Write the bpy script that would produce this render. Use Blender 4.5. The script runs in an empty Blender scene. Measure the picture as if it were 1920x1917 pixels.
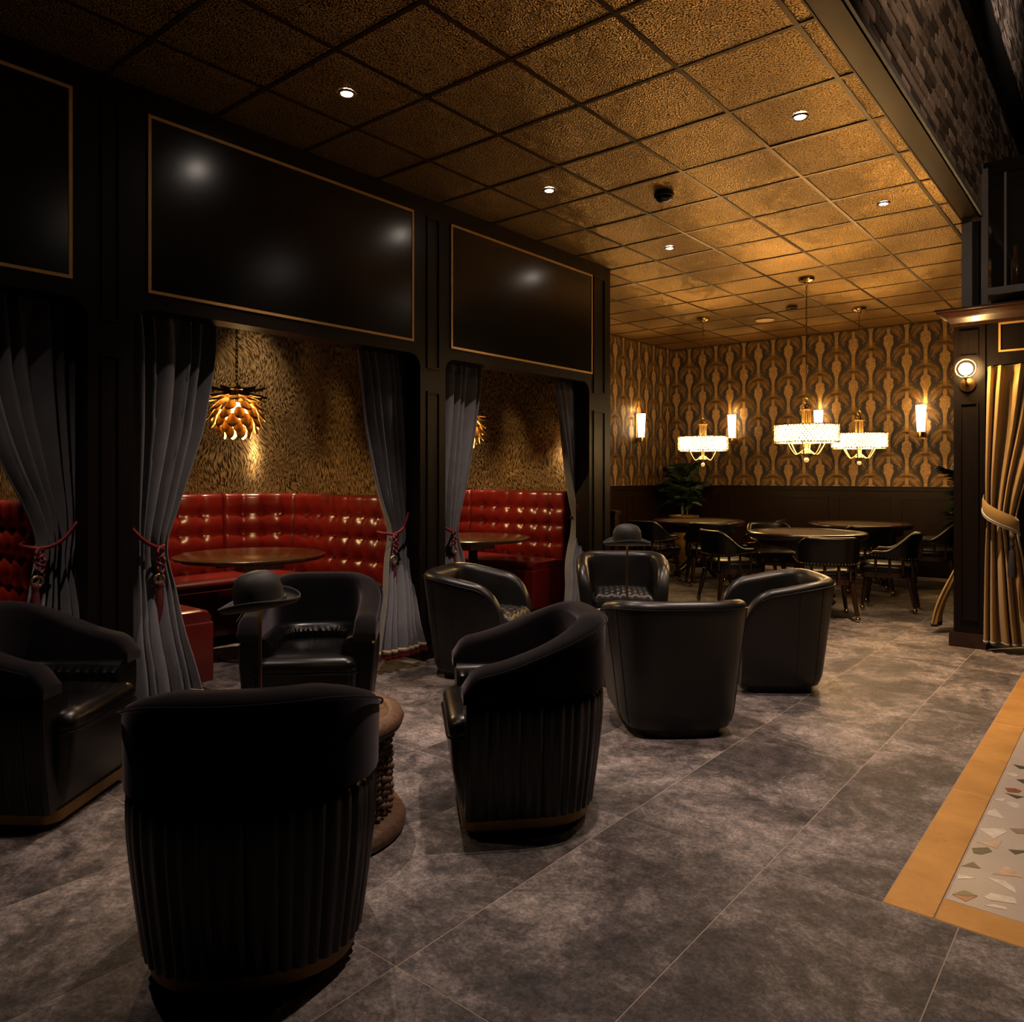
import bpy, bmesh, math, random
from mathutils import Vector, Matrix
R = math.radians
random.seed(7)
SC = bpy.context.scene
COL = SC.collection

# ---------------------------------------------------------------- camera, world, exposure
YAW = 39.43
H_CAM, CEIL = 1.39, 3.49
cam_d = bpy.data.cameras.new('camera')
cam_d.sensor_width = 36.0
cam_d.lens = 1442.7 / 1920 * 36
cam_d.shift_y = -(958.5 - 891.7) / 1920
cam_d.clip_start = 0.05
cam = bpy.data.objects.new('camera', cam_d)
COL.objects.link(cam)
cam.location = (0, 0, H_CAM)
cam.rotation_euler = (R(90), 0, R(YAW))
SC.camera = cam
world = bpy.data.worlds.new('world')
world.use_nodes = True
world.node_tree.nodes['Background'].inputs[0].default_value = (0.30, 0.22, 0.20, 1)
world.node_tree.nodes['Background'].inputs[1].default_value = 0.0008
SC.world = world
vs = SC.view_settings
vs.view_transform = 'Standard'
vs.look = 'None'
vs.gamma = 1.0
vs.use_curve_mapping = False
vs.exposure = 0.0
SC.cycles.max_bounces = 5
SC.cycles.diffuse_bounces = 3
SC.cycles.glossy_bounces = 3
SC.cycles.transmission_bounces = 4
SC.cycles.transparent_max_bounces = 6
SC.cycles.use_adaptive_sampling = True
SC.cycles.adaptive_threshold = 0.03
SC.cycles.sample_clamp_indirect = 4.0
SC.cycles.caustics_reflective = False
SC.cycles.caustics_refractive = False
SC.cycles.blur_glossy = 1.0
try:
    SC.cycles.use_denoising = True
except Exception:
    pass
WARM = (1.0, 0.62, 0.30)
AMBER = (1.0, 0.60, 0.20)
NEUT = (1.0, 0.77, 0.64)


def lamp(name, kind, loc, power, color, size=0.03, parent=None, angle=90, blend=0.5, rot=(0, 0, 0)):
    d = bpy.data.lights.new(name, kind)
    d.energy = power
    d.color = color
    d.shadow_soft_size = size
    if kind == 'SPOT':
        d.spot_size = R(angle)
        d.spot_blend = blend
    o = bpy.data.objects.new(name, d)
    COL.objects.link(o)
    o.location = loc
    o.rotation_euler = rot
    if parent:
        o.parent = parent
    return o


# ---------------------------------------------------------------- materials
MATS = {}


class NT:
    def __init__(self, name):
        m = bpy.data.materials.new(name)
        m.use_nodes = True
        self.m = m
        self.t = m.node_tree
        self.b = self.t.nodes['Principled BSDF']
        MATS[name] = m

    def n(self, typ, **kw):
        nd = self.t.nodes.new(typ)
        for k, v in kw.items():
            if k.startswith('i_'):
                key = k[2:]
                key = int(key) if key.isdigit() else key.replace('_', ' ')
                nd.inputs[key].default_value = v
            else:
                setattr(nd, k, v)
        return nd

    def l(self, a, b):
        self.t.links.new(a, b)

    def ramp(self, src, stops):
        r = self.n('ShaderNodeValToRGB')
        e = r.color_ramp.elements
        while len(e) < len(stops):
            e.new(0.5)
        for el, (p, c) in zip(e, stops):
            el.position = p
            el.color = (c[0], c[1], c[2], 1)
        self.l(src, r.inputs[0])
        return r.outputs[0]

    def coord(self, kind='Object', scale=(1, 1, 1), rnd=False):
        tc = self.n('ShaderNodeTexCoord')
        out = tc.outputs[kind]
        if rnd:
            oi = self.n('ShaderNodeObjectInfo')
            cb = self.n('ShaderNodeVectorMath', operation='SCALE')
            wn = self.n('ShaderNodeTexWhiteNoise', noise_dimensions='1D')
            self.l(oi.outputs['Random'], wn.inputs['W'])
            self.l(wn.outputs['Color'], cb.inputs[0])
            cb.inputs['Scale'].default_value = 40.0
            ad = self.n('ShaderNodeVectorMath', operation='ADD')
            self.l(out, ad.inputs[0])
            self.l(cb.outputs[0], ad.inputs[1])
            out = ad.outputs[0]
        mp = self.n('ShaderNodeMapping')
        mp.inputs['Scale'].default_value = scale
        self.l(out, mp.inputs[0])
        return mp.outputs[0]

    def noise(self, vec, scale=5, detail=4, rough=0.5, dist=0.0):
        nd = self.n('ShaderNodeTexNoise')
        nd.inputs['Scale'].default_value = scale
        nd.inputs['Detail'].default_value = detail
        nd.inputs['Roughness'].default_value = rough
        nd.inputs['Distortion'].default_value = dist
        if vec is not None:
            self.l(vec, nd.inputs['Vector'])
        return nd.outputs['Fac']

    def mix(self, fac, a, b, mode='MIX'):
        nd = self.n('ShaderNodeMix', data_type='RGBA', blend_type=mode)
        for s, v in ((nd.inputs['Factor'], fac), (nd.inputs['A'], a), (nd.inputs['B'], b)):
            if isinstance(v, (int, float)):
                s.default_value = v
            elif isinstance(v, tuple):
                s.default_value = (v[0], v[1], v[2], 1)
            else:
                self.l(v, s)
        return nd.outputs['Result']

    def bump(self, h, strength=0.3, dist=0.01):
        nd = self.n('ShaderNodeBump')
        nd.inputs['Strength'].default_value = strength
        nd.inputs['Distance'].default_value = dist
        self.l(h, nd.inputs['Height'])
        self.l(nd.outputs[0], self.b.inputs['Normal'])

    def set(self, color=None, rough=None, metal=None, spec=None, sheen=None, coat=None, trans=None):
        if color is not None:
            if isinstance(color, tuple):
                self.b.inputs['Base Color'].default_value = (*color, 1)
            else:
                self.l(color, self.b.inputs['Base Color'])
        for k, v in (('Roughness', rough), ('Metallic', metal), ('Specular IOR Level', spec), ('Sheen Weight', sheen), ('Coat Weight', coat), ('Transmission Weight', trans)):
            if v is None:
                continue
            if isinstance(v, (int, float)):
                self.b.inputs[k].default_value = v
            else:
                self.l(v, self.b.inputs[k])
        return self


def simple(name, color, rough=0.5, metal=0.0, spec=0.5, var=0.25, nscale=12, sheen=None, bump=0.0, bscale=80, coat=None):
    m = NT(name)
    v = m.coord('Object')
    f = m.noise(v, nscale, 3)
    lo = tuple(c * (1 - var) for c in color)
    hi = tuple(min(1, c * (1 + var)) for c in color)
    m.set(m.ramp(f, [(0.3, lo), (0.7, hi)]), rough, metal, spec, sheen, coat)
    if bump:
        m.bump(m.noise(v, bscale, 2), bump, 0.004)
    return m


def emit(name, color, strength):
    m = NT(name)
    m.set(color, 0.5)
    m.b.inputs['Emission Color'].default_value = (*color, 1)
    m.b.inputs['Emission Strength'].default_value = strength
    return m


# floor slate
m = NT('slate')
v = m.coord('Object', rnd=True)
f1 = m.noise(v, 2.3, 9, 0.72, 0.5)
f2 = m.noise(v, 16.0, 6, 0.75, 0.3)
f3 = m.noise(v, 2.6, 6, 0.6, 1.2)
base = m.ramp(f1, [(0.34, (0.050, 0.044, 0.044)), (0.47, (0.105, 0.089, 0.085)), (0.54, (0.195, 0.165, 0.155)), (0.66, (0.31, 0.265, 0.245))])
spk = m.ramp(f2, [(0.36, (0.42, 0.42, 0.43)), (0.64, (1.45, 1.42, 1.38))])
c = m.mix(0.85, base, spk, 'MULTIPLY')
f4 = m.noise(v, 70, 3, 0.8)
c = m.mix(0.8, c, m.ramp(f4, [(0.38, (0.55, 0.55, 0.55)), (0.62, (1.4, 1.4, 1.4))]), 'MULTIPLY')
rust = m.ramp(f3, [(0.66, (0, 0, 0)), (0.74, (0.55, 0.55, 0.55))])
c = m.mix(rust, c, (0.22, 0.115, 0.062))
m.set(c, m.ramp(f2, [(0.3, (0.48,) * 3), (0.7, (0.66,) * 3)]), 0, 0.3)
m.bump(f2, 0.2, 0.003)
simple('grout', (0.42, 0.33, 0.26), 0.8, var=0.15)
m = NT('brass_floor')
v = m.coord('Object', rnd=True)
f = m.noise(v, 4, 8, 0.7)
g = m.noise(v, 30, 4, 0.6)
c = m.ramp(f, [(0.3, (0.42, 0.21, 0.055)), (0.7, (0.62, 0.34, 0.10))])
c = m.mix(m.ramp(g, [(0.68, (0, 0, 0)), (0.78, (0.7, 0.7, 0.7))]), c, (0.16, 0.08, 0.03))
m.set(c, 0.5, 0.45, 0.5)
m.bump(g, 0.1, 0.002)
m = NT('terrazzo')
v = m.coord('Object')
f = m.noise(v, 160, 3, 0.7)
g = m.noise(v, 5, 4)
c = m.mix(0.5, m.ramp(f, [(0.3, (0.36, 0.31, 0.26)), (0.7, (0.62, 0.53, 0.45))]), m.ramp(g, [(0.3, (0.36, 0.29, 0.25)), (0.7, (0.46, 0.39, 0.33))]))
m.set(c, 0.35)
for nm, cc in (('chip_dark', (0.07, 0.06, 0.05)), ('chip_red', (0.27, 0.07, 0.035)), ('chip_cream', (0.66, 0.58, 0.48)), ('chip_peach', (0.55, 0.37, 0.25)), ('chip_brown', (0.24, 0.18, 0.13))):
    simple(nm, cc, 0.3, var=0.18, nscale=30)
# hammered gold ceiling
m = NT('ceiling_gold')
v = m.coord('Object', rnd=True)
vo = m.n('ShaderNodeTexVoronoi', feature='F1', voronoi_dimensions='2D')
vo.inputs['Scale'].default_value = 95
wv = m.n('ShaderNodeVectorMath', operation='ADD')
nz = m.n('ShaderNodeTexNoise')
nz.inputs['Scale'].default_value = 6
m.l(v, nz.inputs['Vector'])
sc_ = m.n('ShaderNodeVectorMath', operation='SCALE')
sc_.inputs['Scale'].default_value = 0.06
m.l(nz.outputs['Color'], sc_.inputs[0])
m.l(v, wv.inputs[0])
m.l(sc_.outputs[0], wv.inputs[1])
m.l(wv.outputs[0], vo.inputs['Vector'])
f = m.noise(v, 3, 3)
cc_ = m.ramp(f, [(0.3, (0.50, 0.305, 0.10)), (0.7, (0.60, 0.375, 0.13))])
hm = m.ramp(vo.outputs['Distance'], [(0.12, (1.5, 1.5, 1.5)), (0.42, (0.75, 0.75, 0.75)), (0.62, (0.25, 0.25, 0.25))])  # glint and shade of the hammering put into the colour: bright centres, dark edges
m.set(m.mix(1.0, cc_, hm, 'MULTIPLY'), 0.30, 0.92, 0.5)
m.bump(vo.outputs['Distance'], 0.8, 0.0055)
simple('ceiling_tee', (0.10, 0.060, 0.022), 0.38, 0.8, var=0.1)
simple('ceiling_back', (0.02, 0.014, 0.008), 0.8)
simple('soffit_gold', (0.055, 0.033, 0.010), 0.28, 0.8, var=0.12, nscale=2)
# woods
m = NT('dark_wood')
v = m.coord('Object', (18, 18, 1.2))
f = m.noise(v, 3, 6, 0.6, 0.6)
m.set(m.ramp(f, [(0.3, (0.0048, 0.0030, 0.0026)), (0.7, (0.009, 0.0050, 0.0038))]), 0.40, 0, 0.22)
m = NT('panel_lacquer')
v = m.coord('Object', (2, 14, 14))
f = m.noise(v, 3, 4)
m.set(m.ramp(f, [(0.3, (0.0022, 0.0016, 0.0015)), (0.7, (0.0036, 0.0025, 0.0022))]), 0.22, 0, 0.5)
m = NT('mahogany')
v = m.coord('Object', (14, 14, 1.5))
f = m.noise(v, 3, 6, 0.6, 0.8)
m.set(m.ramp(f, [(0.3, (0.014, 0.005, 0.0027)), (0.7, (0.038, 0.013, 0.0065))]), 0.3, 0, 0.5, coat=0.3)
m = NT('wainscot_wood')
v = m.coord('Object', (10, 10, 1.0))
f = m.noise(v, 3, 6, 0.6, 0.8)
m.set(m.ramp(f, [(0.3, (0.0080, 0.0033, 0.0019)), (0.7, (0.017, 0.0068, 0.0036))]), 0.42, 0, 0.2)
m = NT('table_wood')
v = m.coord('Object', (1.5, 22, 22))
f = m.noise(v, 2.5, 6, 0.65, 0.9)
m.set(m.ramp(f, [(0.3, (0.085, 0.042, 0.022)), (0.55, (0.17, 0.092, 0.052)), (0.75, (0.24, 0.14, 0.085))]), 0.5, 0, 0.4)
m.bump(f, 0.3, 0.004)
m = NT('booth_table_wood')
v = m.coord('Object', (1.5, 16, 16))
f = m.noise(v, 2.5, 6, 0.6, 0.7)
m.set(m.ramp(f, [(0.3, (0.03, 0.012, 0.006)), (0.7, (0.085, 0.034, 0.014))]), 0.22, 0, 0.5)
simple('pale_wood', (0.35, 0.22, 0.11), 0.6)
simple('gold_inlay', (0.60, 0.33, 0.10), 0.5, 0.25, var=0.12)
simple('brass', (0.62, 0.38, 0.13), 0.25, 0.95, var=0.1)
simple('brass_dull', (0.20, 0.115, 0.04), 0.4, 0.9, var=0.2)
simple('antique_ring', (0.45, 0.33, 0.17), 0.3, 0.9, var=0.1)
simple('black_metal', (0.012, 0.011, 0.011), 0.35, 0.6, var=0.1)
simple('grey_metal', (0.16, 0.16, 0.175), 0.5, 0.0, var=0.1)
simple('chrome_caster', (0.5, 0.4, 0.3), 0.15, 1.0, var=0.05)
# leathers and cloth
m = NT('black_leather')
v = m.coord('Object')
f = m.noise(v, 4, 4)
m.set(m.ramp(f, [(0.3, (0.0014, 0.0013, 0.0014)), (0.7, (0.0028, 0.0025, 0.0026))]), m.ramp(f, [(0.3, (0.27,) * 3), (0.7, (0.36,) * 3)]), 0, 0.42)
m.bump(m.noise(v, 220, 2), 0.06, 0.002)
m = NT('charcoal_leather')
v = m.coord('Object')
f = m.noise(v, 5, 5)
m.set(m.ramp(f, [(0.3, (0.0060, 0.0053, 0.0052)), (0.7, (0.0115, 0.0102, 0.0098))]), m.ramp(f, [(0.3, (0.33,) * 3), (0.7, (0.42,) * 3)]), 0, 0.5)
m.bump(m.noise(v, 200, 2), 0.08, 0.002)
m = NT('velvet')
v = m.coord('Object')
f = m.noise(v, 6, 5, 0.6, 0.8)
m.set(m.ramp(f, [(0.3, (0.0052, 0.0041, 0.0048)), (0.7, (0.011, 0.0088, 0.0102))]), 0.85, 0, 0.1, sheen=0.3)
m.b.inputs['Sheen Roughness'].default_value = 0.4
m.b.inputs['Sheen Tint'].default_value = (0.55, 0.48, 0.55, 1)
m = NT('red_leather')
v = m.coord('Object')
f = m.noise(v, 3, 4)
m.set(m.ramp(f, [(0.3, (0.095, 0.0048, 0.0033)), (0.7, (0.15, 0.0085, 0.0055))]), 0.30, 0, 0.5)
m.bump(m.noise(v, 150, 2), 0.05, 0.002)
m = NT('curtain_grey')
v = m.coord('Object', (60, 60, 400))
f = m.noise(v, 2, 4, 0.7)
v2 = m.coord('Object')
g = m.noise(v2, 9, 4, 0.6, 0.5)
c = m.mix(0.5, m.ramp(f, [(0.3, (0.088, 0.085, 0.094)), (0.7, (0.165, 0.16, 0.173))]), m.ramp(g, [(0.3, (0.08, 0.077, 0.085)), (0.7, (0.14, 0.136, 0.147))]))
m.set(c, 0.8, 0, 0.25, sheen=0.25)
m = NT('curtain_gold')
v = m.coord('Object', (60, 60, 300))
f = m.noise(v, 2, 4, 0.7)
m.set(m.ramp(f, [(0.3, (0.30, 0.175, 0.048)), (0.7, (0.46, 0.285, 0.09))]), 0.55, 0.15, 0.4, sheen=0.2)
simple('red_rope', (0.17, 0.0035, 0.008), 0.55, bump=0.6, bscale=180)
simple('red_tassel', (0.075, 0.0025, 0.005), 0.6)
simple('hem_gold', (0.42, 0.30, 0.18), 0.6, bump=0.5, bscale=150)
simple('silver_trim', (0.35, 0.33, 0.33), 0.5)
simple('dark_trim', (0.02, 0.018, 0.02), 0.6)
simple('hat_felt', (0.022, 0.020, 0.0185), 0.62, 0, 0.4, var=0.1)
simple('felt_green', (0.05, 0.031, 0.014), 0.9, var=0.15)
simple('cream_top', (0.62, 0.50, 0.36), 0.35, var=0.12)
# fur wallpaper
m = NT('fur_paper')
tc = m.n('ShaderNodeTexCoord')
uv = m.n('ShaderNodeUVMap')
nz = m.n('ShaderNodeTexNoise')
nz.inputs['Scale'].default_value = 2.3
nz.inputs['Detail'].default_value = 0.6
m.l(uv.outputs[0], nz.inputs['Vector'])
sb = m.n('ShaderNodeVectorMath', operation='SUBTRACT')
sb.inputs[1].default_value = (0.5, 0.5, 0.5)
m.l(nz.outputs['Color'], sb.inputs[0])
sc_ = m.n('ShaderNodeVectorMath', operation='SCALE')
sc_.inputs['Scale'].default_value = 0.34
m.l(sb.outputs[0], sc_.inputs[0])
ad = m.n('ShaderNodeVectorMath', operation='ADD')
m.l(uv.outputs[0], ad.inputs[0])
m.l(sc_.outputs[0], ad.inputs[1])
mp = m.n('ShaderNodeMapping')
mp.inputs['Scale'].default_value = (105, 24, 1)
m.l(ad.outputs[0], mp.inputs[0])
hair = m.noise(mp.outputs[0], 1.0, 2.0, 0.55, 0.25)
big = m.noise(uv.outputs[0], 3.0, 2)
c = m.ramp(hair, [(0.40, (0.022, 0.0125, 0.005)), (0.48, (0.14, 0.088, 0.036)), (0.57, (0.44, 0.295, 0.135))])
c = m.mix(m.ramp(big, [(0.35, (0, 0, 0)), (0.65, (0.45, 0.45, 0.45))]), c, (0.09, 0.052, 0.02))
m.set(c, 0.27, 0.5, 0.6)
m.bump(hair, 0.15, 0.003)
# palm wallpaper inks
simple('paper_ground', (0.040, 0.022, 0.010), 0.55, var=0.3, nscale=20)
simple('paper_halo', (0.022, 0.013, 0.009), 0.6, var=0.2)
simple('paper_gold', (0.46, 0.255, 0.07), 0.42, 0.4, var=0.25, nscale=30)
simple('paper_bronze', (0.25, 0.125, 0.036), 0.48, 0.3, var=0.3, nscale=30)
simple('paper_trunk', (0.36, 0.20, 0.065), 0.5, 0.3, var=0.35, nscale=45)
# bricks
m = NT('brick_clay')
oi = m.n('ShaderNodeObjectInfo')
v = m.coord('Object', rnd=True)
f = m.noise(v, 25, 4)
c1 = m.ramp(oi.outputs['Random'], [(0.0, (0.050, 0.040, 0.036)), (0.30, (0.085, 0.064, 0.054)), (0.45, (0.21, 0.165, 0.14)), (1.0, (0.33, 0.26, 0.225))])
c = m.mix(0.5, c1, m.ramp(f, [(0.3, (0.5, 0.5, 0.5)), (0.7, (1.2, 1.2, 1.2))]), 'MULTIPLY')
m.set(c, 0.85, 0, 0.3)
m.bump(f, 0.5, 0.01)
m = NT('brick_mixed')
v = m.coord('Object', (1, 4.7, 13))
vo = m.n('ShaderNodeTexVoronoi')
vo.inputs['Scale'].default_value = 1.0
m.l(v, vo.inputs['Vector'])
sp = m.n('ShaderNodeSeparateColor')
m.l(vo.outputs['Color'], sp.inputs[0])
m.set(m.ramp(sp.outputs[0], [(0.0, (0.050, 0.040, 0.036)), (0.35, (0.085, 0.064, 0.054)), (0.5, (0.21, 0.165, 0.14)), (1.0, (0.33, 0.26, 0.225))]), 0.85, 0, 0.3)
simple('mortar', (0.13, 0.11, 0.10), 0.9)
simple('leaf', (0.020, 0.038, 0.011), 0.45, 0, 0.4, var=0.4)
simple('stalk', (0.06, 0.07, 0.025), 0.6)
simple('soil', (0.02, 0.014, 0.01), 0.9)
simple('pot_gold', (0.42, 0.25, 0.08), 0.4, 0.6)
simple('detector_black', (0.012, 0.010, 0.009), 0.3)
simple('detector_bronze', (0.10, 0.06, 0.03), 0.35, 0.5)
simple('speaker_grille', (0.62, 0.40, 0.20), 0.7)
emit('bulb_white', (1.0, 0.86, 0.74), 110)
emit('glow_chandelier', (1.0, 0.68, 0.30), 25)
emit('glow_sconce', (1.0, 0.72, 0.40), 9)
emit('glow_pendant', (1.0, 0.64, 0.25), 48)
emit('glow_globe', (1.0, 0.60, 0.28), 60)
emit('glow_hat', (1.0, 0.55, 0.18), 10)
m = NT('crystal')
m.set((0.95, 0.86, 0.72), 0.1, 0, 0.8, trans=0.6)
m = NT('petal_gold')
v = m.coord('Object')
f = m.noise(v, 8, 3)
m.set(m.ramp(f, [(0.3, (0.30, 0.165, 0.045)), (0.7, (0.42, 0.245, 0.075))]), 0.45, 0.55, 0.5)
m = NT('clear_glass')
m.set((0.9, 0.9, 0.9), 0.03, 0, 0.5, trans=1.0)
m.b.inputs['Alpha'].default_value = 0.25
m = NT('dark_glass')
m.set((0.02, 0.02, 0.022), 0.06, 0, 0.6)
m.b.inputs['Alpha'].default_value = 0.35
simple('amber_bottle', (0.20, 0.06, 0.012), 0.12, 0, 0.6)


# ---------------------------------------------------------------- mesh building
def mesh_from(name, verts, faces, mat, smooth=None, uvs=None, mats=None, fmat=None):
    me = bpy.data.meshes.new(name)
    me.from_pydata([tuple(p) for p in verts], [], faces)
    if mats:
        for x in mats:
            me.materials.append(MATS[x])
        if fmat:
            me.polygons.foreach_set('material_index', fmat)
    elif mat:
        me.materials.append(MATS[mat])
    if uvs:
        ul = me.uv_layers.new(name='UVMap')
        for lp in me.loops:
            ul.data[lp.index].uv = uvs[lp.vertex_index]
    if smooth is not None:
        me.shade_smooth()
        if smooth < 180:
            me.set_sharp_from_angle(angle=R(smooth))
    me.update()
    return me


def link(name, me, parent=None, loc=(0, 0, 0), rot=(0, 0, 0), scale=None):
    o = bpy.data.objects.new(name, me)
    COL.objects.link(o)
    o.location = loc
    o.rotation_euler = rot
    if scale is not None:
        o.scale = scale if hasattr(scale, '__len__') else (scale,) * 3
    if parent:
        o.parent = parent
    return o


class MB:
    """collects simple solids into one mesh"""
    def __init__(self):
        self.v = []
        self.f = []
        self.fm = []
        self.mi = 0

    def add(self, vs_, fs, M=None):
        n = len(self.v)
        if M is not None:
            vs_ = [M @ Vector(p) for p in vs_]
        self.v += [tuple(p) for p in vs_]
        self.f += [tuple(i + n for i in f) for f in fs]
        self.fm += [self.mi] * len(fs)
        return self

    def box(self, x0, x1, y0, y1, z0, z1, M=None):
        p = [(x0, y0, z0), (x1, y0, z0), (x1, y1, z0), (x0, y1, z0), (x0, y0, z1), (x1, y0, z1), (x1, y1, z1), (x0, y1, z1)]
        return self.add(p, [(3, 2, 1, 0), (4, 5, 6, 7), (0, 1, 5, 4), (1, 2, 6, 5), (2, 3, 7, 6), (3, 0, 4, 7)], M)

    def prism(self, poly, z0, z1, M=None):
        n = len(poly)
        p = [(x, y, z0) for x, y in poly] + [(x, y, z1) for x, y in poly]
        fs = [tuple(range(n - 1, -1, -1)), tuple(range(n, 2 * n))] + [(i, (i + 1) % n, n + (i + 1) % n, n + i) for i in range(n)]
        return self.add(p, fs, M)

    def lathe(self, prof, n=24, M=None, close=True):
        p = []
        fs = []
        for r, z in prof:
            for k in range(n):
                a = 2 * math.pi * k / n
                p.append((r * math.cos(a), r * math.sin(a), z))
        for j in range(len(prof) - 1):
            for k in range(n):
                k2 = (k + 1) % n
                fs.append((j * n + k, j * n + k2, (j + 1) * n + k2, (j + 1) * n + k))
        if close:
            fs.append(tuple(range(n - 1, -1, -1)))
            fs.append(tuple((len(prof) - 1) * n + k for k in range(n)))
        return self.add(p, fs, M)

    def tube(self, path, r, n=8, closed=False, M=None):
        path = [Vector(q) for q in path]
        m_ = len(path)
        p = []
        fs = []
        up = Vector((0, 0, 1))
        prev = None
        for i, q in enumerate(path):
            if closed:
                t = path[(i + 1) % m_] - path[i - 1]
            else:
                t = path[min(i + 1, m_ - 1)] - path[max(i - 1, 0)]
            t.normalize()
            if prev is None:
                a = t.cross(up)
                if a.length < 1e-3:
                    a = t.cross(Vector((1, 0, 0)))
            else:
                a = prev - t * prev.dot(t)
            a.normalize()
            prev = a
            b = t.cross(a)
            rr = r[i] if hasattr(r, '__len__') else r
            for k in range(n):
                an = 2 * math.pi * k / n
                p.append(q + (a * math.cos(an) + b * math.sin(an)) * rr)
        for i in range(m_ if closed else m_ - 1):
            i2 = (i + 1) % m_
            for k in range(n):
                k2 = (k + 1) % n
                fs.append((i * n + k, i * n + k2, i2 * n + k2, i2 * n + k))
        if not closed:
            fs.append(tuple(range(n - 1, -1, -1)))
            fs.append(tuple((m_ - 1) * n + k for k in range(n)))
        return self.add(p, fs, M)

    def ball(self, c, r, n=8, sz=1.0):
        prof = []
        for j in range(n // 2 + 1):
            a = -math.pi / 2 + math.pi * j / (n // 2)
            prof.append((max(r * math.cos(a), r * 0.02), r * sz * math.sin(a)))
        return self.lathe(prof, n, Matrix.Translation(Vector(c)))

    def loft(self, secs, caps=True, closed=True):
        n = len(secs[0])
        p = [q for s_ in secs for q in s_]
        fs = []
        for j in range(len(secs) - 1):
            for k in range(n if closed else n - 1):
                k2 = (k + 1) % n
                fs.append((j * n + k, j * n + k2, (j + 1) * n + k2, (j + 1) * n + k))
        if caps:
            fs.append(tuple(range(n - 1, -1, -1)))
            fs.append(tuple((len(secs) - 1) * n + k for k in range(n)))
        return self.add(p, fs)

    def mesh(self, name, mat, smooth=None, mats=None):
        return mesh_from(name, self.v, self.f, mat, smooth, mats=mats, fmat=self.fm if mats else None)

    def build(self, name, mat, parent=None, smooth=None, loc=(0, 0, 0), rot=(0, 0, 0), mats=None):
        return link(name, self.mesh(name, mat, smooth, mats), parent, loc, rot)


def bbox_mesh(name, sx, sy, sz, bev, mat, seg=1):
    """bevelled box centred in x and y, standing on z = 0"""
    bm = bmesh.new()
    bmesh.ops.create_cube(bm, size=1)
    bmesh.ops.scale(bm, vec=(sx, sy, sz), verts=bm.verts)
    bmesh.ops.translate(bm, vec=(0, 0, sz / 2), verts=bm.verts)
    if bev:
        bmesh.ops.bevel(bm, geom=bm.edges[:], offset=bev, segments=seg, profile=0.5, affect='EDGES')
    me = bpy.data.meshes.new(name)
    bm.to_mesh(me)
    bm.free()
    me.materials.append(MATS[mat])
    if seg > 1:
        me.shade_smooth()
        me.set_sharp_from_angle(angle=R(50))
    return me


def empty(name, loc=(0, 0, 0), rz=0, label=None, cat=None, group=None):
    o = bpy.data.objects.new(name, None)
    o.empty_display_size = 0.1
    COL.objects.link(o)
    o.location = loc
    o.rotation_euler = (0, 0, rz)
    if label:
        tag(o, label, cat, group)
    return o


def tag(o, label, cat, group=None):
    o['label'] = label
    o['category'] = cat
    if group:
        o['group'] = group
    return o


def struct(o, label=None):
    o['kind'] = 'structure'
    if label:
        o['label'] = label
    return o


def stuff(o):
    o['kind'] = 'stuff'
    return o


def copy_tree(o, parent=None):
    cp = o.copy()
    COL.objects.link(cp)
    cp.parent = parent
    for ch in list(o.children):
        copy_tree(ch, cp)
    return cp


def face_dir(dx, dy):
    """rotation about z that turns local +y towards (dx, dy)"""
    return math.atan2(-dx, dy)


def lerp(a, b, t):
    return a + (b - a) * t


def sstep(t):
    t = max(0, min(1, t))
    return t * t * (3 - 2 * t)


# ================================================================ FLOOR
FX0, FSX, FY0, FSY = -1.04, 0.598, 2.70, 1.226
fl = MB().box(-6.9, 1.4, -0.8, 12.0, -0.08, -0.0008).build('floor', 'grout')
struct(fl, 'grey slate tile floor with pale grout lines')
tile_cache = {}


def floor_tile(x0, x1, y0, y1):
    g = 0.0016
    sx, sy = round(x1 - x0 - 2 * g, 4), round(y1 - y0 - 2 * g, 4)
    if (sx, sy) not in tile_cache:
        tile_cache[(sx, sy)] = bbox_mesh('tile', sx, sy, 0.03, 0.0006, 'slate')
    link('tile', tile_cache[(sx, sy)], fl, ((x0 + x1) / 2, (y0 + y1) / 2, -0.03))


BX, BY, BW = -0.66, 2.70, 0.15
for i in range(-10, 4):
    for j in range(-3, 8):
        x0, x1 = FX0 + i * FSX, FX0 + (i + 1) * FSX
        y0, y1 = FY0 + j * FSY, FY0 + (j + 1) * FSY
        if x0 < -6.9 or x1 > 1.4 or y1 > 12.2:
            continue
        if x1 > BX + 0.01 and 0 <= j <= 3:
            if x0 < BX:
                floor_tile(x0, BX, y0, min(y1, 12.0))
            continue
        floor_tile(x0, x1, y0, min(y1, 12.0))
TY1 = FY0 + 4 * FSY
y = BY
strips = [2.70, 3.868, 5.05, 6.235, TY1]
for a, b in zip(strips[:-1], strips[1:]):
    link('brass_strip', bbox_mesh('brass_strip', BW - 0.002, b - a - 0.003, 0.034, 0.002, 'brass_floor'), fl, (BX + BW / 2, (a + b) / 2, -0.032))
link('brass_strip', bbox_mesh('brass_strip', 1.2, BW - 0.003, 0.034, 0.002, 'brass_floor'), fl, (BX + BW + 0.601, BY + BW / 2, -0.032))
MB().box(BX + BW + 0.006, 0.69, BY + BW + 0.006, TY1, -0.03, 0.0).build('terrazzo_slab', 'terrazzo', fl)
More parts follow.
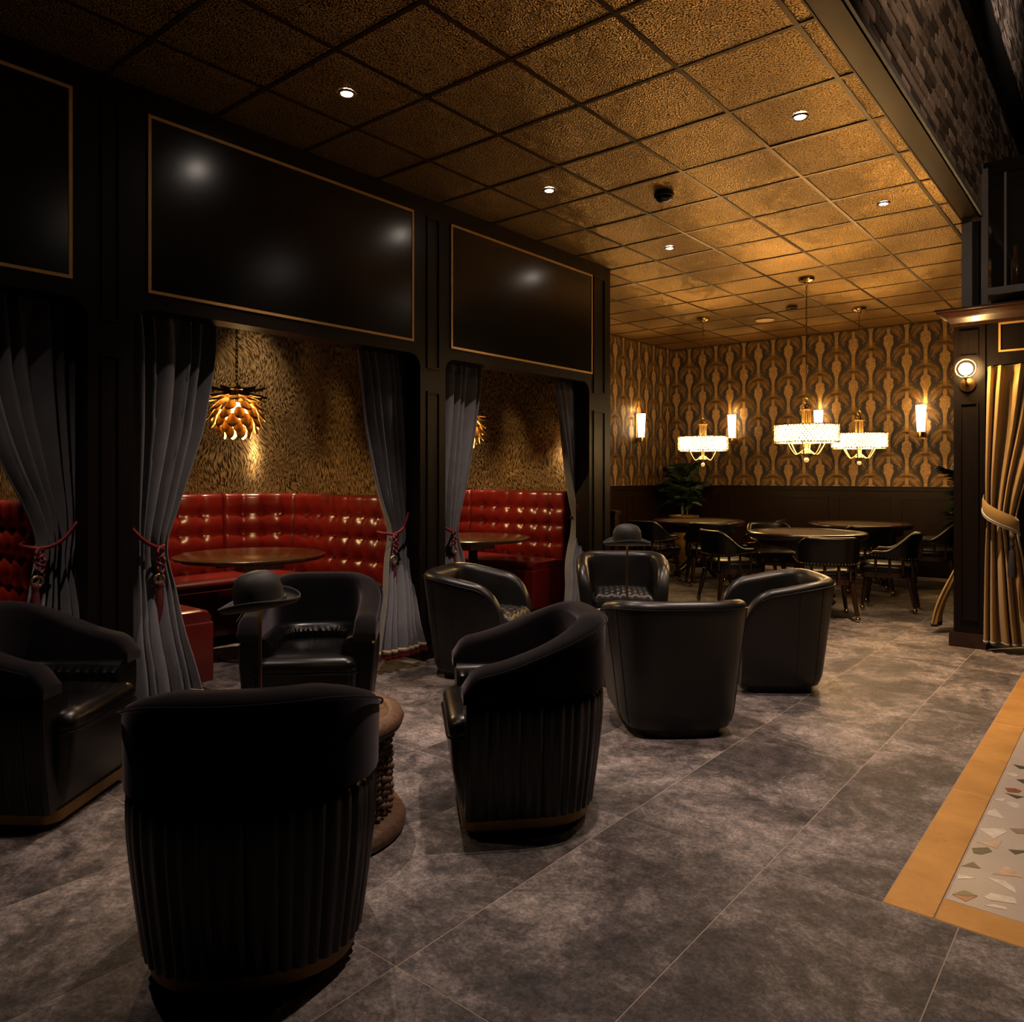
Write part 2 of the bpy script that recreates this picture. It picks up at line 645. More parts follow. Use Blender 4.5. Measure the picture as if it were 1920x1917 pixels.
CHIPS = [('chip_red', [(-0.493, 2.896), (-0.450, 2.915), (-0.426, 2.939), (-0.45, 2.877)]), ('chip_dark', [(-0.493, 2.898), (-0.478, 2.931), (-0.464, 2.952), (-0.427, 2.940), (-0.450, 2.917)]),
         ('chip_dark', [(-0.504, 3.128), (-0.476, 3.188), (-0.447, 3.152)]), ('chip_dark', [(-0.498, 3.304), (-0.452, 3.347), (-0.435, 3.321), (-0.462, 3.27), (-0.487, 3.264)]),
         ('chip_dark', [(-0.391, 3.377), (-0.345, 3.405), (-0.343, 3.387), (-0.367, 3.348)]), ('chip_peach', [(-0.493, 3.369), (-0.419, 3.44), (-0.424, 3.36)]),
         ('chip_cream', [(-0.504, 3.504), (-0.431, 3.564), (-0.415, 3.539), (-0.445, 3.439)]), ('chip_brown', [(-0.411, 3.581), (-0.366, 3.612), (-0.361, 3.562), (-0.384, 3.548)]),
         ('chip_cream', [(-0.502, 3.706), (-0.482, 3.752), (-0.437, 3.668), (-0.5, 3.663)]), ('chip_red', [(-0.48, 4.032), (-0.445, 4.054), (-0.418, 4.041), (-0.425, 4.008), (-0.464, 3.99)]),
         ('chip_dark', [(-0.472, 3.969), (-0.403, 3.972), (-0.424, 3.93)]), ('chip_cream', [(-0.501, 3.862), (-0.458, 3.913), (-0.469, 3.851)]),
         ('chip_cream', [(-0.458, 3.847), (-0.444, 3.879), (-0.411, 3.873), (-0.403, 3.835), (-0.419, 3.816)]), ('chip_dark', [(-0.453, 4.178), (-0.426, 4.201), (-0.42, 4.139)]),
         ('chip_cream', [(-0.502, 4.233), (-0.469, 4.203), (-0.448, 4.228), (-0.468, 4.265)]), ('chip_peach', [(-0.409, 3.135), (-0.381, 3.229), (-0.339, 3.201), (-0.325, 3.174)]),
         ('chip_cream', [(-0.502, 3.059), (-0.449, 3.063), (-0.497, 3.02)]), ('chip_cream', [(-0.421, 3.095), (-0.37, 3.107), (-0.338, 3.076), (-0.329, 3.038)]),
         ('chip_cream', [(-0.409, 2.945), (-0.395, 2.988), (-0.33, 3.003), (-0.32, 2.965), (-0.391, 2.937)]), ('chip_cream', [(-0.399, 2.889), (-0.38, 2.915), (-0.345, 2.922), (-0.34, 2.904)])]
rc = random.Random(3)
for k in range(90):
    cx_, cy_ = rc.uniform(-0.46, 0.6), rc.uniform(2.95, 7.2)
    if cx_ < -0.3 and cy_ < 4.3:
        continue
    a0 = rc.uniform(0, 6.28)
    pts = []
    for q in range(rc.choice((3, 4, 5))):
        aa = a0 + q * 6.28 / 5 + rc.uniform(0, 0.7)
        rr = rc.uniform(0.018, 0.048)
        pts.append((cx_ + rr * math.cos(aa), cy_ + rr * math.sin(aa)))
    CHIPS.append((rc.choice(('chip_cream', 'chip_cream', 'chip_peach', 'chip_dark', 'chip_brown', 'chip_red')), pts))
for mt, pts in CHIPS:
    ar = sum(pts[i][0] * pts[(i + 1) % len(pts)][1] - pts[(i + 1) % len(pts)][0] * pts[i][1] for i in range(len(pts)))
    if ar < 0:
        pts = pts[::-1]
    MB().prism(pts, -0.002, 0.0012).build('terrazzo_chip', mt, fl)

# ================================================================ CEILING
GX, GS, GY, GSY = -1.862, 0.61, 3.0, 0.62
XL = -6.15          # far room left wall
PX = -4.20          # partition face
YB = 11.75          # back wall
cl = MB().box(XL - 0.2, -1.155, -0.9, YB + 0.2, CEIL + 0.03, CEIL + 0.12).build('ceiling', 'ceiling_back')
struct(cl, 'suspended ceiling of hammered gold tiles in a gold grid')
ct_cache = {}
tee = MB()
xs = [XL] + [GX - GS * k for k in range(7, -2, -1) if GX - GS * k > XL] + [-1.155]
ys = [GY + GSY * k for k in range(-6, 15)]
for a, b in zip(xs[:-1], xs[1:]):
    for c0, c1 in zip(ys[:-1], ys[1:]):
        if c1 < 6.7 and b < PX - 0.3:
            continue
        c1_ = min(c1, YB)
        sx, sy = round(b - a - 0.014, 4), round(c1_ - c0 - 0.014, 4)
        if (sx, sy) not in ct_cache:
            ct_cache[(sx, sy)] = bbox_mesh('ceiling_tile', sx, sy, 0.02, 0.003, 'ceiling_gold')
        o = link('ceiling_tile', ct_cache[(sx, sy)], cl, ((a + b) / 2, (c0 + c1_) / 2, CEIL + 0.003 + random.uniform(0, 0.002)))
        o.rotation_euler = (random.uniform(-1, 1) * 0.003, random.uniform(-1, 1) * 0.003, 0)
for a in xs[1:-1]:
    tee.box(a - 0.012, a + 0.012, -0.8 if a > PX - 0.3 else 6.6, YB, CEIL - 0.001, CEIL + 0.012)
for c0 in ys:
    tee.box(PX - 0.1 if c0 < 6.7 else XL, -1.155, c0 - 0.012, c0 + 0.012, CEIL - 0.0014, CEIL + 0.011)
tee.build('ceiling_grid', 'ceiling_tee', cl)

# soffit strip and brick wall above it
so = struct(MB().box(-1.155, -1.02, -0.9, 7.35, CEIL - 0.012, CEIL + 0.12).box(-1.163, -1.155, -0.9, 7.35, CEIL - 0.016, CEIL + 0.03).build('trim_1', 'soffit_gold'), 'flat gold soffit strip along the ceiling edge')
bw = struct(MB().box(-1.24, -1.03, -0.9, 12.0, CEIL + 0.1, 6.9).build('wall_right', 'mortar'), 'brick wall rising above the gold soffit')
MB().box(-1.03, -1.005, -0.9, 12.0, CEIL - 0.012, CEIL + 0.025).build('edge_trim', 'grey_metal', bw)
MB().box(-1.03, -0.96, -0.9, 12.0, 4.745, 5.20).build('dark_beam', 'black_metal', bw)
brick_me = bbox_mesh('brick', 0.03, 0.205, 0.064, 0.006, 'brick_clay')
spots = []
for zlo, zhi, ya, yb in ((CEIL + 0.03, 4.72, 3.6, 9.9), (5.21, 6.7, 6.6, 10.9)):
    z = zlo
    row = 0
    while z < zhi:
        yy = ya + (row % 2) * 0.1075
        while yy < yb:
            spots.append((yy * yy + (z - 1.39) ** 2, yy, z))
            yy += 0.215
        z += 0.0745
        row += 1
spots.sort()
rb = random.Random(5)
rest = MB()
for k, (_, yy, z) in enumerate(spots):
    dx = rb.uniform(-0.003, 0.004)
    if k < 290:
        link('brick', brick_me, bw, (-1.03 + dx, yy, z))
    else:
        rest.box(-1.04, -1.015 + dx, yy - 0.1, yy + 0.1, z, z + 0.064)
stuff(rest.build('brick_course', 'brick_mixed', bw))

# ================================================================ BACK ROOM WALLS
WZ = 1.235
wb = struct(MB().box(XL - 0.1, 1.2, YB, YB + 0.15, 0, CEIL + 0.1).build('wall_back', 'paper_ground'), 'back wall with gold palm tree wallpaper over dark wainscot')
wl = struct(MB().box(XL - 0.15, XL, 6.6, YB + 0.15, 0, CEIL + 0.1).build('wall_left', 'paper_ground'), 'side wall of the card room with palm wallpaper')


def palm_motif():
    """flat printed palm motif as layered polygons in (u, v); returns list of (layer, material index, polygon)"""
    P_ = []
    # halo
    def vase(sc_, dy=0.0):
        prof = [(0.026, -0.20), (0.030, -0.12), (0.050, -0.055), (0.075, -0.02), (0.083, 0.02), (0.070, 0.055), (0.080, 0.085), (0.055, 0.115), (0.02, 0.13)]
        pts = [(x * sc_ + (0.012 if sc_ > 1 else 0), y_ + dy) for x, y_ in prof]
        return pts + [(-x, y_) for x, y_ in pts[::-1]]
    P_.append((5, 1, vase(1.40, -0.125)))
    P_.append((2, 4, [(-0.024, -0.66), (0.024, -0.66), (0.022, -0.2), (-0.022, -0.2)]))
    P_.append((6, 4, vase(0.82, -0.125)))
    rp = random.Random(2)
    for k in range(15):                                    # fronds
        a = R(-20 + 220 * k / 14)
        L = 0.175 + 0.025 * math.sin(5 * a)
        cur = []
        NQ = 10
        for q in range(NQ + 1):
            t = q / NQ
            cur.append((L * t * math.cos(a), 0.11 + L * t * math.sin(a) - 0.12 * t * t * (0.35 + abs(math.cos(a)))))
        mt = 2 if k % 2 else 3
        for q in range(1, NQ + 1):
            (xa, ya), (xb, yb) = cur[q - 1], cur[q]
            dx, dy = xb - xa, yb - ya
            ln = math.hypot(dx, dy)
            dx, dy = dx / ln, dy / ln
            xm, ym = lerp(xa, xb, 0.62), lerp(ya, yb, 0.62)
            for sgn in (-1, 1):
                ll = 0.052 * math.sin(math.pi * (0.12 + 0.78 * q / NQ))
                tx, ty = xm + (dx * 0.75 + sgn * dy * 0.7) * ll, ym + (dy * 0.75 - sgn * dx * 0.7) * ll - 0.010
                P_.append((4, mt, [(xa, ya), (xm, ym), (tx, ty)] if sgn < 0 else [(xm, ym), (xa, ya), (tx, ty)]))
    return P_


MOT = palm_motif()


def paper(parent, u0, u1, place, u_off, v_off):
    v, f, fm = [], [], []
    NW, NH = 0.235, 0.605
    k = int(math.floor(u0 / NW)) - 1
    while k * NW < u1 + NW:
        uc = k * NW + u_off
        vc = WZ - 0.3 + v_off + (0.3025 if k % 2 else 0)
        while vc < CEIL + 0.6:
            for lay, mi, poly in MOT:
                pts = [(uc + x, vc + y_) for x, y_ in poly]
                if max(p[0] for p in pts) < u0 or min(p[0] for p in pts) > u1 or max(p[1] for p in pts) < WZ or min(p[1] for p in pts) > CEIL:
                    continue
                n = len(v)
                for x, y_ in pts:
                    v.append(place(min(max(x, u0), u1), min(max(y_, WZ), CEIL), 0.0004 * lay + (0.0002 if k % 2 else 0)))
                f.append(tuple(range(n, n + len(pts))))
                fm.append(mi - 1)
            vc += NH
        k += 1
    me = mesh_from('wallpaper_print', v, f, None, mats=['paper_halo', 'paper_gold', 'paper_bronze', 'paper_trunk'], fmat=fm)
    return link('wallpaper_print', me, parent)


paper(wb, XL, -0.6, lambda u, v_, o: (u, YB - o, v_), 0.03, 0.02)
paper(wl, 6.7, YB, lambda u, v_, o: (XL + o, u, v_), 0.05, 0.02)
# wainscot
ws = MB().box(XL, 1.2, YB - 0.03, YB, 0, WZ - 0.06)
ws.build('wainscot_board', 'wainscot_wood', wb)
MB().box(XL, 1.2, YB - 0.055, YB, WZ - 0.06, WZ - 0.015).box(XL, 1.2, YB - 0.075, YB, WZ - 0.015, WZ).build('chair_rail', 'wainscot_wood', wb)
MB().box(XL, 1.2, YB - 0.05, YB, 0, 0.14).build('baseboard', 'wainscot_wood', wb)
MB().box(XL, XL + 0.03, 6.6, YB - 0.02, 0, WZ - 0.06).build('wainscot_board', 'wainscot_wood', wl)
MB().box(XL, XL + 0.055, 6.6, YB, WZ - 0.06, WZ - 0.015).box(XL, XL + 0.075, 6.6, YB, WZ - 0.015, WZ).build('chair_rail', 'wainscot_wood', wl)
MB().box(XL, XL + 0.05, 6.6, YB, 0, 0.14).build('baseboard', 'wainscot_wood', wl)


def rail_frame(x0, x1, z0, z1, w, t, place):
    b = MB()
    for a in ((x0, x1, z0, z0 + w), (x0, x1, z1 - w, z1), (x0, x0 + w, z0 + w, z1 - w), (x1 - w, x1, z0 + w, z1 - w)):
        place(b, *a, t)
    return b


k = XL + 0.15
while k < -1.0:
    rail_frame(k, k + 0.72, 0.24, WZ - 0.15, 0.03, 0.012, lambda b, a0, a1, z0, z1, t: b.box(a0, a1, YB - 0.03 - t, YB - 0.03, z0, z1)).build('panel_moulding', 'wainscot_wood', wb)
    k += 0.84
k = 7.0
while k < 11.0:
    rail_frame(k, k + 0.72, 0.24, WZ - 0.15, 0.03, 0.012, lambda b, a0, a1, z0, z1, t: b.box(XL + 0.03, XL + 0.03 + t, a0, a1, z0, z1)).build('panel_moulding', 'wainscot_wood', wl)
    k += 0.84

# ================================================================ PARTITION WITH BOOTH OPENINGS
pt = struct(empty('wall_partition', (PX, 0, 0)), 'dark wood partition with gold framed panels over curtained booth openings')
TH = 0.16
OPEN = [(-0.40, 1.672), (1.902, 4.024), (4.292, 6.30)]
OZ = 2.30
cols = [(-0.63, -0.40), (1.672, 1.902), (4.024, 4.292), (6.30, 6.68)]
for a, b in cols:
    MB().box(-TH, 0, a, b, 0, CEIL + 0.02).build('column', 'dark_wood', pt)
    MB().box(0, 0.02, a, b, 0, 0.15).box(0, 0.026, a, b, 0.135, 0.15).build('baseboard', 'dark_wood', pt)
    b2 = b if b < 6.5 else 6.64
    mid, hw = (a + b2) / 2, (b2 - a) / 2 - 0.065
    for z0, z1 in ((0.26, 2.03), (2.20, 3.36)):
        rail_frame(mid - hw, mid + hw, z0, z1, 0.016, 0.012, lambda bb, a0, a1, q0, q1, t: bb.box(0, t, a0, a1, q0, q1)).build('column_moulding', 'dark_wood', pt)
for a, b in OPEN:
    MB().box(-TH, 0, a, b, OZ, CEIL + 0.02).build('header', 'dark_wood', pt)
    for s, yy in ((1, a), (-1, b)):
        rr = 0.10
        pts = [(0, 0)] + [(rr - rr * math.sin(R(q)), -(rr - rr * math.cos(R(q)))) for q in range(0, 91, 15)]
        pts = [(yy + s * p, OZ + q) for p, q in pts]
        M = Matrix(((0, 0, 1, 0), (1, 0, 0, 0), (0, 1, 0, 0), (0, 0, 0, 1)))
        MB().prism(pts, -TH, 0, M).build('corner_fillet', 'dark_wood', pt)
for a, b in ((-0.32, 1.595), (1.978, 3.95), (4.348, 6.342)):
    MB().box(0.0, 0.006, a, b, 2.385, 3.36).build('lacquer_panel', 'panel_lacquer', pt)
    rail_frame(a, b, 2.385, 3.36, 0.017, 0.005, lambda bb, a0, a1, q0, q1, t: bb.box(0.006, 0.006 + t, a0, a1, q0, q1)).build('gold_frame', 'gold_inlay', pt)

# ================================================================ BOOTH SHELLS
DIV = [-0.46, 1.915, 4.295, 6.68]
XBK = -6.55
BR = 0.55


def u_path(y0, y1, xf, xb, r, step=0.04, inset=0.0):
    """U path from (xf,y0) to back and to (xf,y1); returns points, inward normals, arc length, segment ids"""
    y0 += inset
    y1 -= inset
    xb += inset
    r = max(r - inset, 0.05)
    pts = []

    def seg(p, q, sid):
        L = math.hypot(q[0] - p[0], q[1] - p[1])
        n = max(2, int(round(L / step)))
        dx, dy = (q[0] - p[0]) / L, (q[1] - p[1]) / L
        for i in range(n + 1):
            pts.append((p[0] + dx * L * i / n, p[1] + dy * L * i / n, dy, -dx, sid))

    def arc(cx_, cy_, a0, a1, sid):
        n = max(3, int(round(r * abs(a1 - a0) / step)))
        for i in range(n + 1):
            a = lerp(a0, a1, i / n)
            pts.append((cx_ + r * math.cos(a), cy_ + r * math.sin(a), -math.cos(a), -math.sin(a), sid))
    # left wall travelled towards the back (-x): inward normal is +y
    seg((xf, y0), (xb + r, y0), 0)
    arc(xb + r, y0 + r, -math.pi / 2, -math.pi, 1)
    seg((xb, y0 + r), (xb, y1 - r), 2)
    arc(xb + r, y1 - r, math.pi, math.pi / 2, 3)
    seg((xb + r, y1), (xf, y1), 4)
    out = []
    s = 0
    for i, (x, y_, nx, ny, sid) in enumerate(pts):
        if sid == 0:
            nx, ny = 0, 1
        elif sid == 2:
            nx, ny = 1, 0
        elif sid == 4:
            nx, ny = 0, -1
        if i:
            s += math.hypot(x - pts[i - 1][0], y_ - pts[i - 1][1])
        out.append((x, y_, nx, ny, s, sid))
    return out


for bi in range(3):
    y0, y1 = DIV[bi] + 0.02, DIV[bi + 1] - 0.02
    path = u_path(y0, y1, PX - TH, XBK, BR)
    v, f, uv = [], [], []
    for x, y_, nx, ny, s, sid in path:
        for z in (0, 1.0, 2.0, CEIL):
            v.append((x, y_, z))
            uv.append((s + bi * 3.3, z))
    n = len(path)
    for i in range(n - 1):
        for q in range(3):
            f.append((i * 4 + q, (i + 1) * 4 + q, (i + 1) * 4 + q + 1, i * 4 + q + 1))
    o = link('wall_booth', mesh_from('wall_booth', v, f, 'fur_paper', 40, uv))
    struct(o, 'curved booth wall papered in tawny fur pattern')
struct(MB().box(-7.0, PX - TH + 0.02, -0.9, 6.66, CEIL - 0.04, CEIL).build('ceiling_booth', 'ceiling_back'), 'dark flat ceiling over the booths')
struct(MB().box(-7.0, PX - TH, 6.685, 6.78, 0, CEIL).build('wall_booth_end', 'dark_wood'), 'end wall of the last booth facing the card room')

# ================================================================ BANQUETTES
def banquette(y0, y1, label):
    root = empty('banquette', (-5.3, (y0 + y1) / 2, 0), 0, label, 'booth seat', 'red tufted booth seats')
    ox, oy = -5.3, (y0 + y1) / 2
    XF = -4.66
    ZS, ZT = 0.53, 1.225
    wallp = u_path(y0 + 0.02, y1 - 0.02, XF, XBK + 0.02, BR - 0.02, 0.022)
    total = wallp[-1][4]
    DS, DZ = 0.205, 0.180
    names = {0: 'back_cushion', 1: 'back_cushion', 2: 'back_cushion', 3: 'back_cushion', 4: 'back_cushion'}
    btn = MB()
    for sid in range(5):
        seg = [p for p in wallp if p[5] == sid]
        s0, s1 = seg[0][4], seg[-1][4]
        nt = max(2, int(round((s1 - s0) / DS)))
        ds = (s1 - s0) / nt
        v, f = [], []
        NZ = 36
        for (x, y_, nx, ny, s, _) in seg:
            t = (s - s0) / ds
            px = abs(math.sin(math.pi * t))
            v.append((x + nx * 0.005 - ox, y_ + ny * 0.005 - oy, ZT - 0.01))
            for q in range(NZ + 1):
                z = lerp(ZT, ZS - 0.06, q / NZ)
                tz = (ZT - z) / DZ
                du = (t - round(t)) * ds
                dv = (tz - max(1, round(tz))) * DZ
                rr2 = (du * du + dv * dv)
                inner = 0.5 < t < nt - 0.5
                dim = math.exp(-rr2 / 0.0016) if inner else 0.0
                cre = 0.5 * math.exp(-(du / 0.010) ** 2) + (0.5 * math.exp(-(dv / 0.010) ** 2) if tz > 0.4 else 0)
                bul = (px ** 0.6) * (abs(math.sin(math.pi * tz)) ** 0.6 if tz > 0.5 else 1.0)
                lean = 0.05 * (ZT - z)
                edge = 0.5 * max(0, 1 - (ZT - z) / 0.03) ** 2
                ends = max(0, 1 - min(s - s0, s1 - s) / 0.02) ** 2
                d = 0.085 + lean + 0.022 * bul - 0.034 * dim - 0.010 * cre - 0.05 * edge - 0.02 * ends
                v.append((x + nx * d - ox, y_ + ny * d - oy, z))
            
        m_ = NZ + 2
        for i in range(len(seg) - 1):
            for q in range(m_ - 1):
                f.append((i * m_ + q, i * m_ + q + 1, (i + 1) * m_ + q + 1, (i + 1) * m_ + q))
        f.append(tuple(range(m_ - 1, -1, -1)))
        f.append(tuple((len(seg) - 1) * m_ + q for q in range(m_)))
        link('back_cushion', mesh_from('back_cushion', v, f, 'red_leather', 60), root)
        for k in range(1, nt):
            sk = s0 + k * ds
            p = min(seg, key=lambda w: abs(w[4] - sk))
            for q in range(1, 4):
                z = ZT - q * DZ
                d = 0.058 + 0.05 * (ZT - z)
                btn.ball((p[0] + p[2] * d - ox, p[1] + p[3] * d - oy, z), 0.011, 6)
    stuff(btn.build('tufting_button', 'red_leather', root, 180))
    # seats: pillowed band in front of the back
    for sid in range(5):
        v, f = [], []
        seg = [p for p in wallp if p[5] == sid]
        prof = [(0.09, ZS - 0.12), (0.09, ZS - 0.01), (0.30, ZS + 0.004), (0.58, ZS), (0.635, ZS - 0.012), (0.655, ZS - 0.04), (0.65, ZS - 0.075), (0.635, ZS - 0.085)]
        n = len(prof)
        L = len(seg)
        for i, (x, y_, nx, ny, s, _) in enumerate(seg):
            e = min(i, L - 1 - i)
            drop = 0.012 if e == 0 else 0.0
            for d, z in prof:
                dd = d
                if sid in (1, 3):
                    rr = BR - 0.02
                    dd = min(d, rr - 0.03) if d > rr - 0.03 else d
                v.append((x + nx * dd - ox, y_ + ny * dd - oy, z - (drop if z > ZS - 0.06 else 0)))
        for i in range(L - 1):
            for q in range(n - 1):
                f.append((i * n + q, (i + 1) * n + q, (i + 1) * n + q + 1, i * n + q + 1)[::-1])
        f.append(tuple(range(n)))
        f.append(tuple((L - 1) * n + q for q in range(n - 1, -1, -1)))
        link('seat_cushion', mesh_from('seat_cushion', v, f, 'red_leather', 50), root)
    # base: upholstered fronts and end blocks
    w = 0.645
    ya, yb = y0 + 0.04, y1 - 0.04
    M0 = Matrix.Translation((-ox, -oy, 0))
    for a, b in ((ya, ya + w), (yb - w, yb)):
        me = bbox_mesh('end_block', XF - (XBK + 0.1) + 0.012, b - a, 0.385, 0.012, 'red_leather', 3)
        link('end_block', me, root, ((XF + 0.012 + XBK + 0.1) / 2 - ox, (a + b) / 2 - oy, 0.065))
        MB().box(XBK + 0.1, XF - 0.05, a + 0.05, b - 0.05, 0, 0.07, M0).build('toe_kick', 'dark_trim', root)
    me = bbox_mesh('front_panel', w, yb - ya - 2 * w, 0.385, 0.01, 'red_leather', 2)
    link('front_panel', me, root, (XBK + 0.04 + w / 2 - ox, (ya + yb) / 2 - oy, 0.065))
    return root


banquette(DIV[0] + 0.02, DIV[1] - 0.02, 'red tufted leather booth seat behind the corner velvet armchair, no lamp in view')
banquette(DIV[1] + 0.02, DIV[2] - 0.02, 'red tufted leather booth seat under the fully visible pineapple lamp')
banquette(DIV[2] + 0.02, DIV[3] - 0.02, 'red tufted leather booth seat in the booth next to the card room')


def booth_table(x, y_, label):
    t = empty('booth_table', (x, y_, 0), 0, label, 'table', 'round booth tables')
    MB().lathe([(0.50, 0.745), (0.545, 0.752), (0.56, 0.765), (0.56, 0.778), (0.545, 0.785)], 64).build('table_top', 'booth_table_wood', t, 30)
    MB().box(-0.06, 0.06, -0.10, 0.26, 0.655, 0.744).build('cross_plate', 'pale_wood', t)
    MB().box(-0.015, 0.015, -0.28, 0.28, 0.70, 0.744).build('brace', 'black_metal', t)
    MB().lathe([(0.045, 0.02), (0.045, 0.70)], 20).build('pedestal', 'black_metal', t, 40)
    MB().lathe([(0.24, 0), (0.24, 0.015), (0.06, 0.03)], 32).build('base', 'dark_trim', t, 40)
    return t


booth_table(-5.32, 3.30, 'round dark wood booth table below the fully visible pineapple lamp')
booth_table(-5.12, 5.62, 'round dark wood booth table in the booth next to the card room')


# ================================================================ PINEAPPLE PENDANTS
def petal_mesh():
    v, f = [], []
    NU, NV = 6, 7
    for j in range(NV + 1):
        t = j / NV
        wd = 0.036 * math.sin(math.pi * (0.16 + 0.80 * t)) ** 0.7 if t < 1 else 0.0
        if t < 0.999:
            wd = 0.039 * (math.sin(math.pi * (0.14 + 0.855 * t ** 1.15)) ** 0.62)
        for i in range(NU + 1):
            s_ = i / NU * 2 - 1
            v.append((s_ * wd, 0.010 * (1 - s_ * s_) + 0.018 * t * t, -0.115 * t))
    for j in range(NV):
        for i in range(NU):
            a = j * (NU + 1) + i
            f.append((a, a + 1, a + NU + 2, a + NU + 1))
    return mesh_from('petal', v, f, 'petal_gold', 180)


PETAL = petal_mesh()


def pineapple(x, y_, zc, label):
    root = empty('pineapple_pendant', (x, y_, zc), 0.15, label, 'pendant lamp', 'gold pineapple lamps over booth tables')
    rows = [(0.178, 0.022, 10, 80), (0.158, 0.035, 11, 66)]
    for z, n in ((0.118, 8), (0.074, 10), (0.030, 11), (-0.016, 11), (-0.062, 10), (-0.106, 8)):
        r = 0.152 * math.sqrt(1 - (z / 0.165) ** 2)
        rows.append((z, r / 1.05, n, math.degrees(math.atan(0.85 * z / r)) + 17))
    for k, (z, r, n, tilt) in enumerate(rows):
        for q in range(n):
            a = 2 * math.pi * (q + 0.5 * (k % 2)) / n
            o = link('petal', PETAL, root)
            sc_ = 1.6 if k < 2 else (0.98 if k < 6 else 0.85)
            # local: petal hangs along -z, bulges +y (outwards)
            M = Matrix.Translation((r * math.cos(a) * 1.05, r * math.sin(a) * 1.05, z + 0.03)) @ Matrix.Rotation(a - math.pi / 2, 4, 'Z') @ Matrix.Rotation(R(tilt), 4, 'X') @ Matrix.Diagonal((sc_ * (0.55 if k < 2 else 1.1), sc_, sc_, 1))
            o.matrix_local = M
    MB().lathe([(0.02, 0.215), (0.028, 0.20), (0.028, 0.185), (0.012, 0.17)], 16).build('cap', 'brass_dull', root, 40)
    MB().lathe([(0.012, 0.17), (0.012, 0.06)], 10).build('socket', 'brass_dull', root, 40)
    g = MB().lathe([(0.014, 0.105), (0.05, 0.085), (0.078, 0.03), (0.078, -0.03), (0.05, -0.075), (0.02, -0.09)], 20).build('bulb', 'glow_pendant', root, 60)
    lamp('pendant_light', 'POINT', (0, 0, -0.145), 36, (1.0, 0.66, 0.30), 0.02, root)
    ch = MB()
    top = CEIL - 0.04 - zc
    z = 0.215
    k = 0
    while z < top - 0.02:
        M = Matrix.Translation((0, 0, z + 0.016)) @ Matrix.Rotation(R(90 * (k % 2)), 4, 'Z')
        pts = [(0.009 * math.cos(w), 0, 0.021 * math.sin(w)) for w in [2 * math.pi * i / 8 for i in range(8)]]
        ch.tube(pts, 0.0028, 5, True, M)
        z += 0.032
        k += 1
    ch.build('chain', 'black_metal', root, 60)
    MB().lathe([(0.055, top - 0.025), (0.06, top - 0.01), (0.06, top)], 20).build('canopy', 'black_metal', root, 40)
    return root


pineapple(-5.30, 3.17, 1.835, 'gold pineapple pendant lamp hanging fully in view on a black chain')
pineapple(-5.30, 5.70, 1.835, 'gold pineapple pendant lamp half hidden behind a grey curtain')


for bi, lab in enumerate(('added fill light over the first booth corner', 'added fill light grazing the fur wall of the lamp booth', 'added fill light grazing the fur wall next to the card room')):
    t = empty('booth_fill_light', (-6.26, DIV[bi + 1] - 0.42, CEIL - 0.042), 0, lab, 'downlight', 'added booth fill lights')  # unseen lamps, added to brighten the fur walls
    MB().lathe([(0.032, 0.0), (0.042, -0.006), (0.046, -0.006), (0.048, 0.0), (0.048, 0.004)], 24, close=False).build('trim_ring', 'detector_bronze', t, 40)
    MB().lathe([(0.030, -0.0035), (0.001, -0.004)], 20).build('lens', 'bulb_white', t)
    lamp('booth_fill_beam', 'SPOT', (0, 0, -0.02), 430, (1.0, 0.74, 0.48), 0.025, t, 44, 1.0)


# ================================================================ CURTAINS
def interp(rows, z):
    if z >= rows[0][0]:
        return rows[0][1:]
    for (za, aa, ab), (zb, ba, bb) in zip(rows[:-1], rows[1:]):
        if z >= zb:
            t = (za - z) / (za - zb)
            return lerp(aa, ba, t), lerp(ab, bb, t)
    return rows[-1][1:]


def smooth_rows(rows, n=70):
    z0, z1 = rows[0][0], rows[-1][0]
    zs = [lerp(z0, z1, i / n) for i in range(n + 1)]
    va = [interp(rows, z) for z in zs]
    for _ in range(4):
        va = [va[0]] + [tuple((va[i - 1][q] + 2 * va[i][q] + va[i + 1][q]) / 4 for q in (0, 1)) for i in range(1, n)] + [va[-1]]
    return list(zip(zs, va))


def drape(rows, folds, amp, seed, place, nt=160):
    rr = random.Random(seed)
    ph = [rr.uniform(-0.5, 0.5) for _ in range(folds + 2)]
    sm = smooth_rows(rows)
    w0 = max(b - a for _, (a, b) in sm)
    v, f = [], []
    ztop, zbot = sm[0][0], sm[-1][0]
    for j, (z, (a, b)) in enumerate(sm):
        w = b - a
        k = w / w0
        hh = (ztop - z) / (ztop - zbot)
        pin = math.exp(-((ztop - z) / 0.10) ** 2)      # pinch pleats near the top
        for i in range(nt + 1):
            t = i / nt
            fo = t * folds + 0.18 * math.sin(2 * math.pi * t * 2.3 + seed) + 0.10 * math.sin(hh * 5 + seed)
            idx = int(fo) % folds
            loc = 0.5 + 0.5 * math.cos(2 * math.pi * fo)
            loc = loc ** (0.8 + 2.2 * pin)
            am = amp * (0.75 + 0.45 * ph[idx]) * (0.55 + 0.45 * min(1, 0.5 + k)) * (1 - 0.35 * pin)
            am *= 1 + 0.35 * hh
            off = am * (loc - 0.5) * 2
            off += 0.012 * math.sin(7 * hh + 9 * t + seed)
            wob = 0.010 * math.sin(2 * math.pi * fo + 1.2) * k
            v.append(place(a + w * t + wob * math.sin(math.pi * t), z, off))
    for j in range(len(sm) - 1):
        for i in range(nt):
            p = j * (nt + 1) + i
            f.append((p, p + 1, p + nt + 2, p + nt + 1))
    return v, f, sm


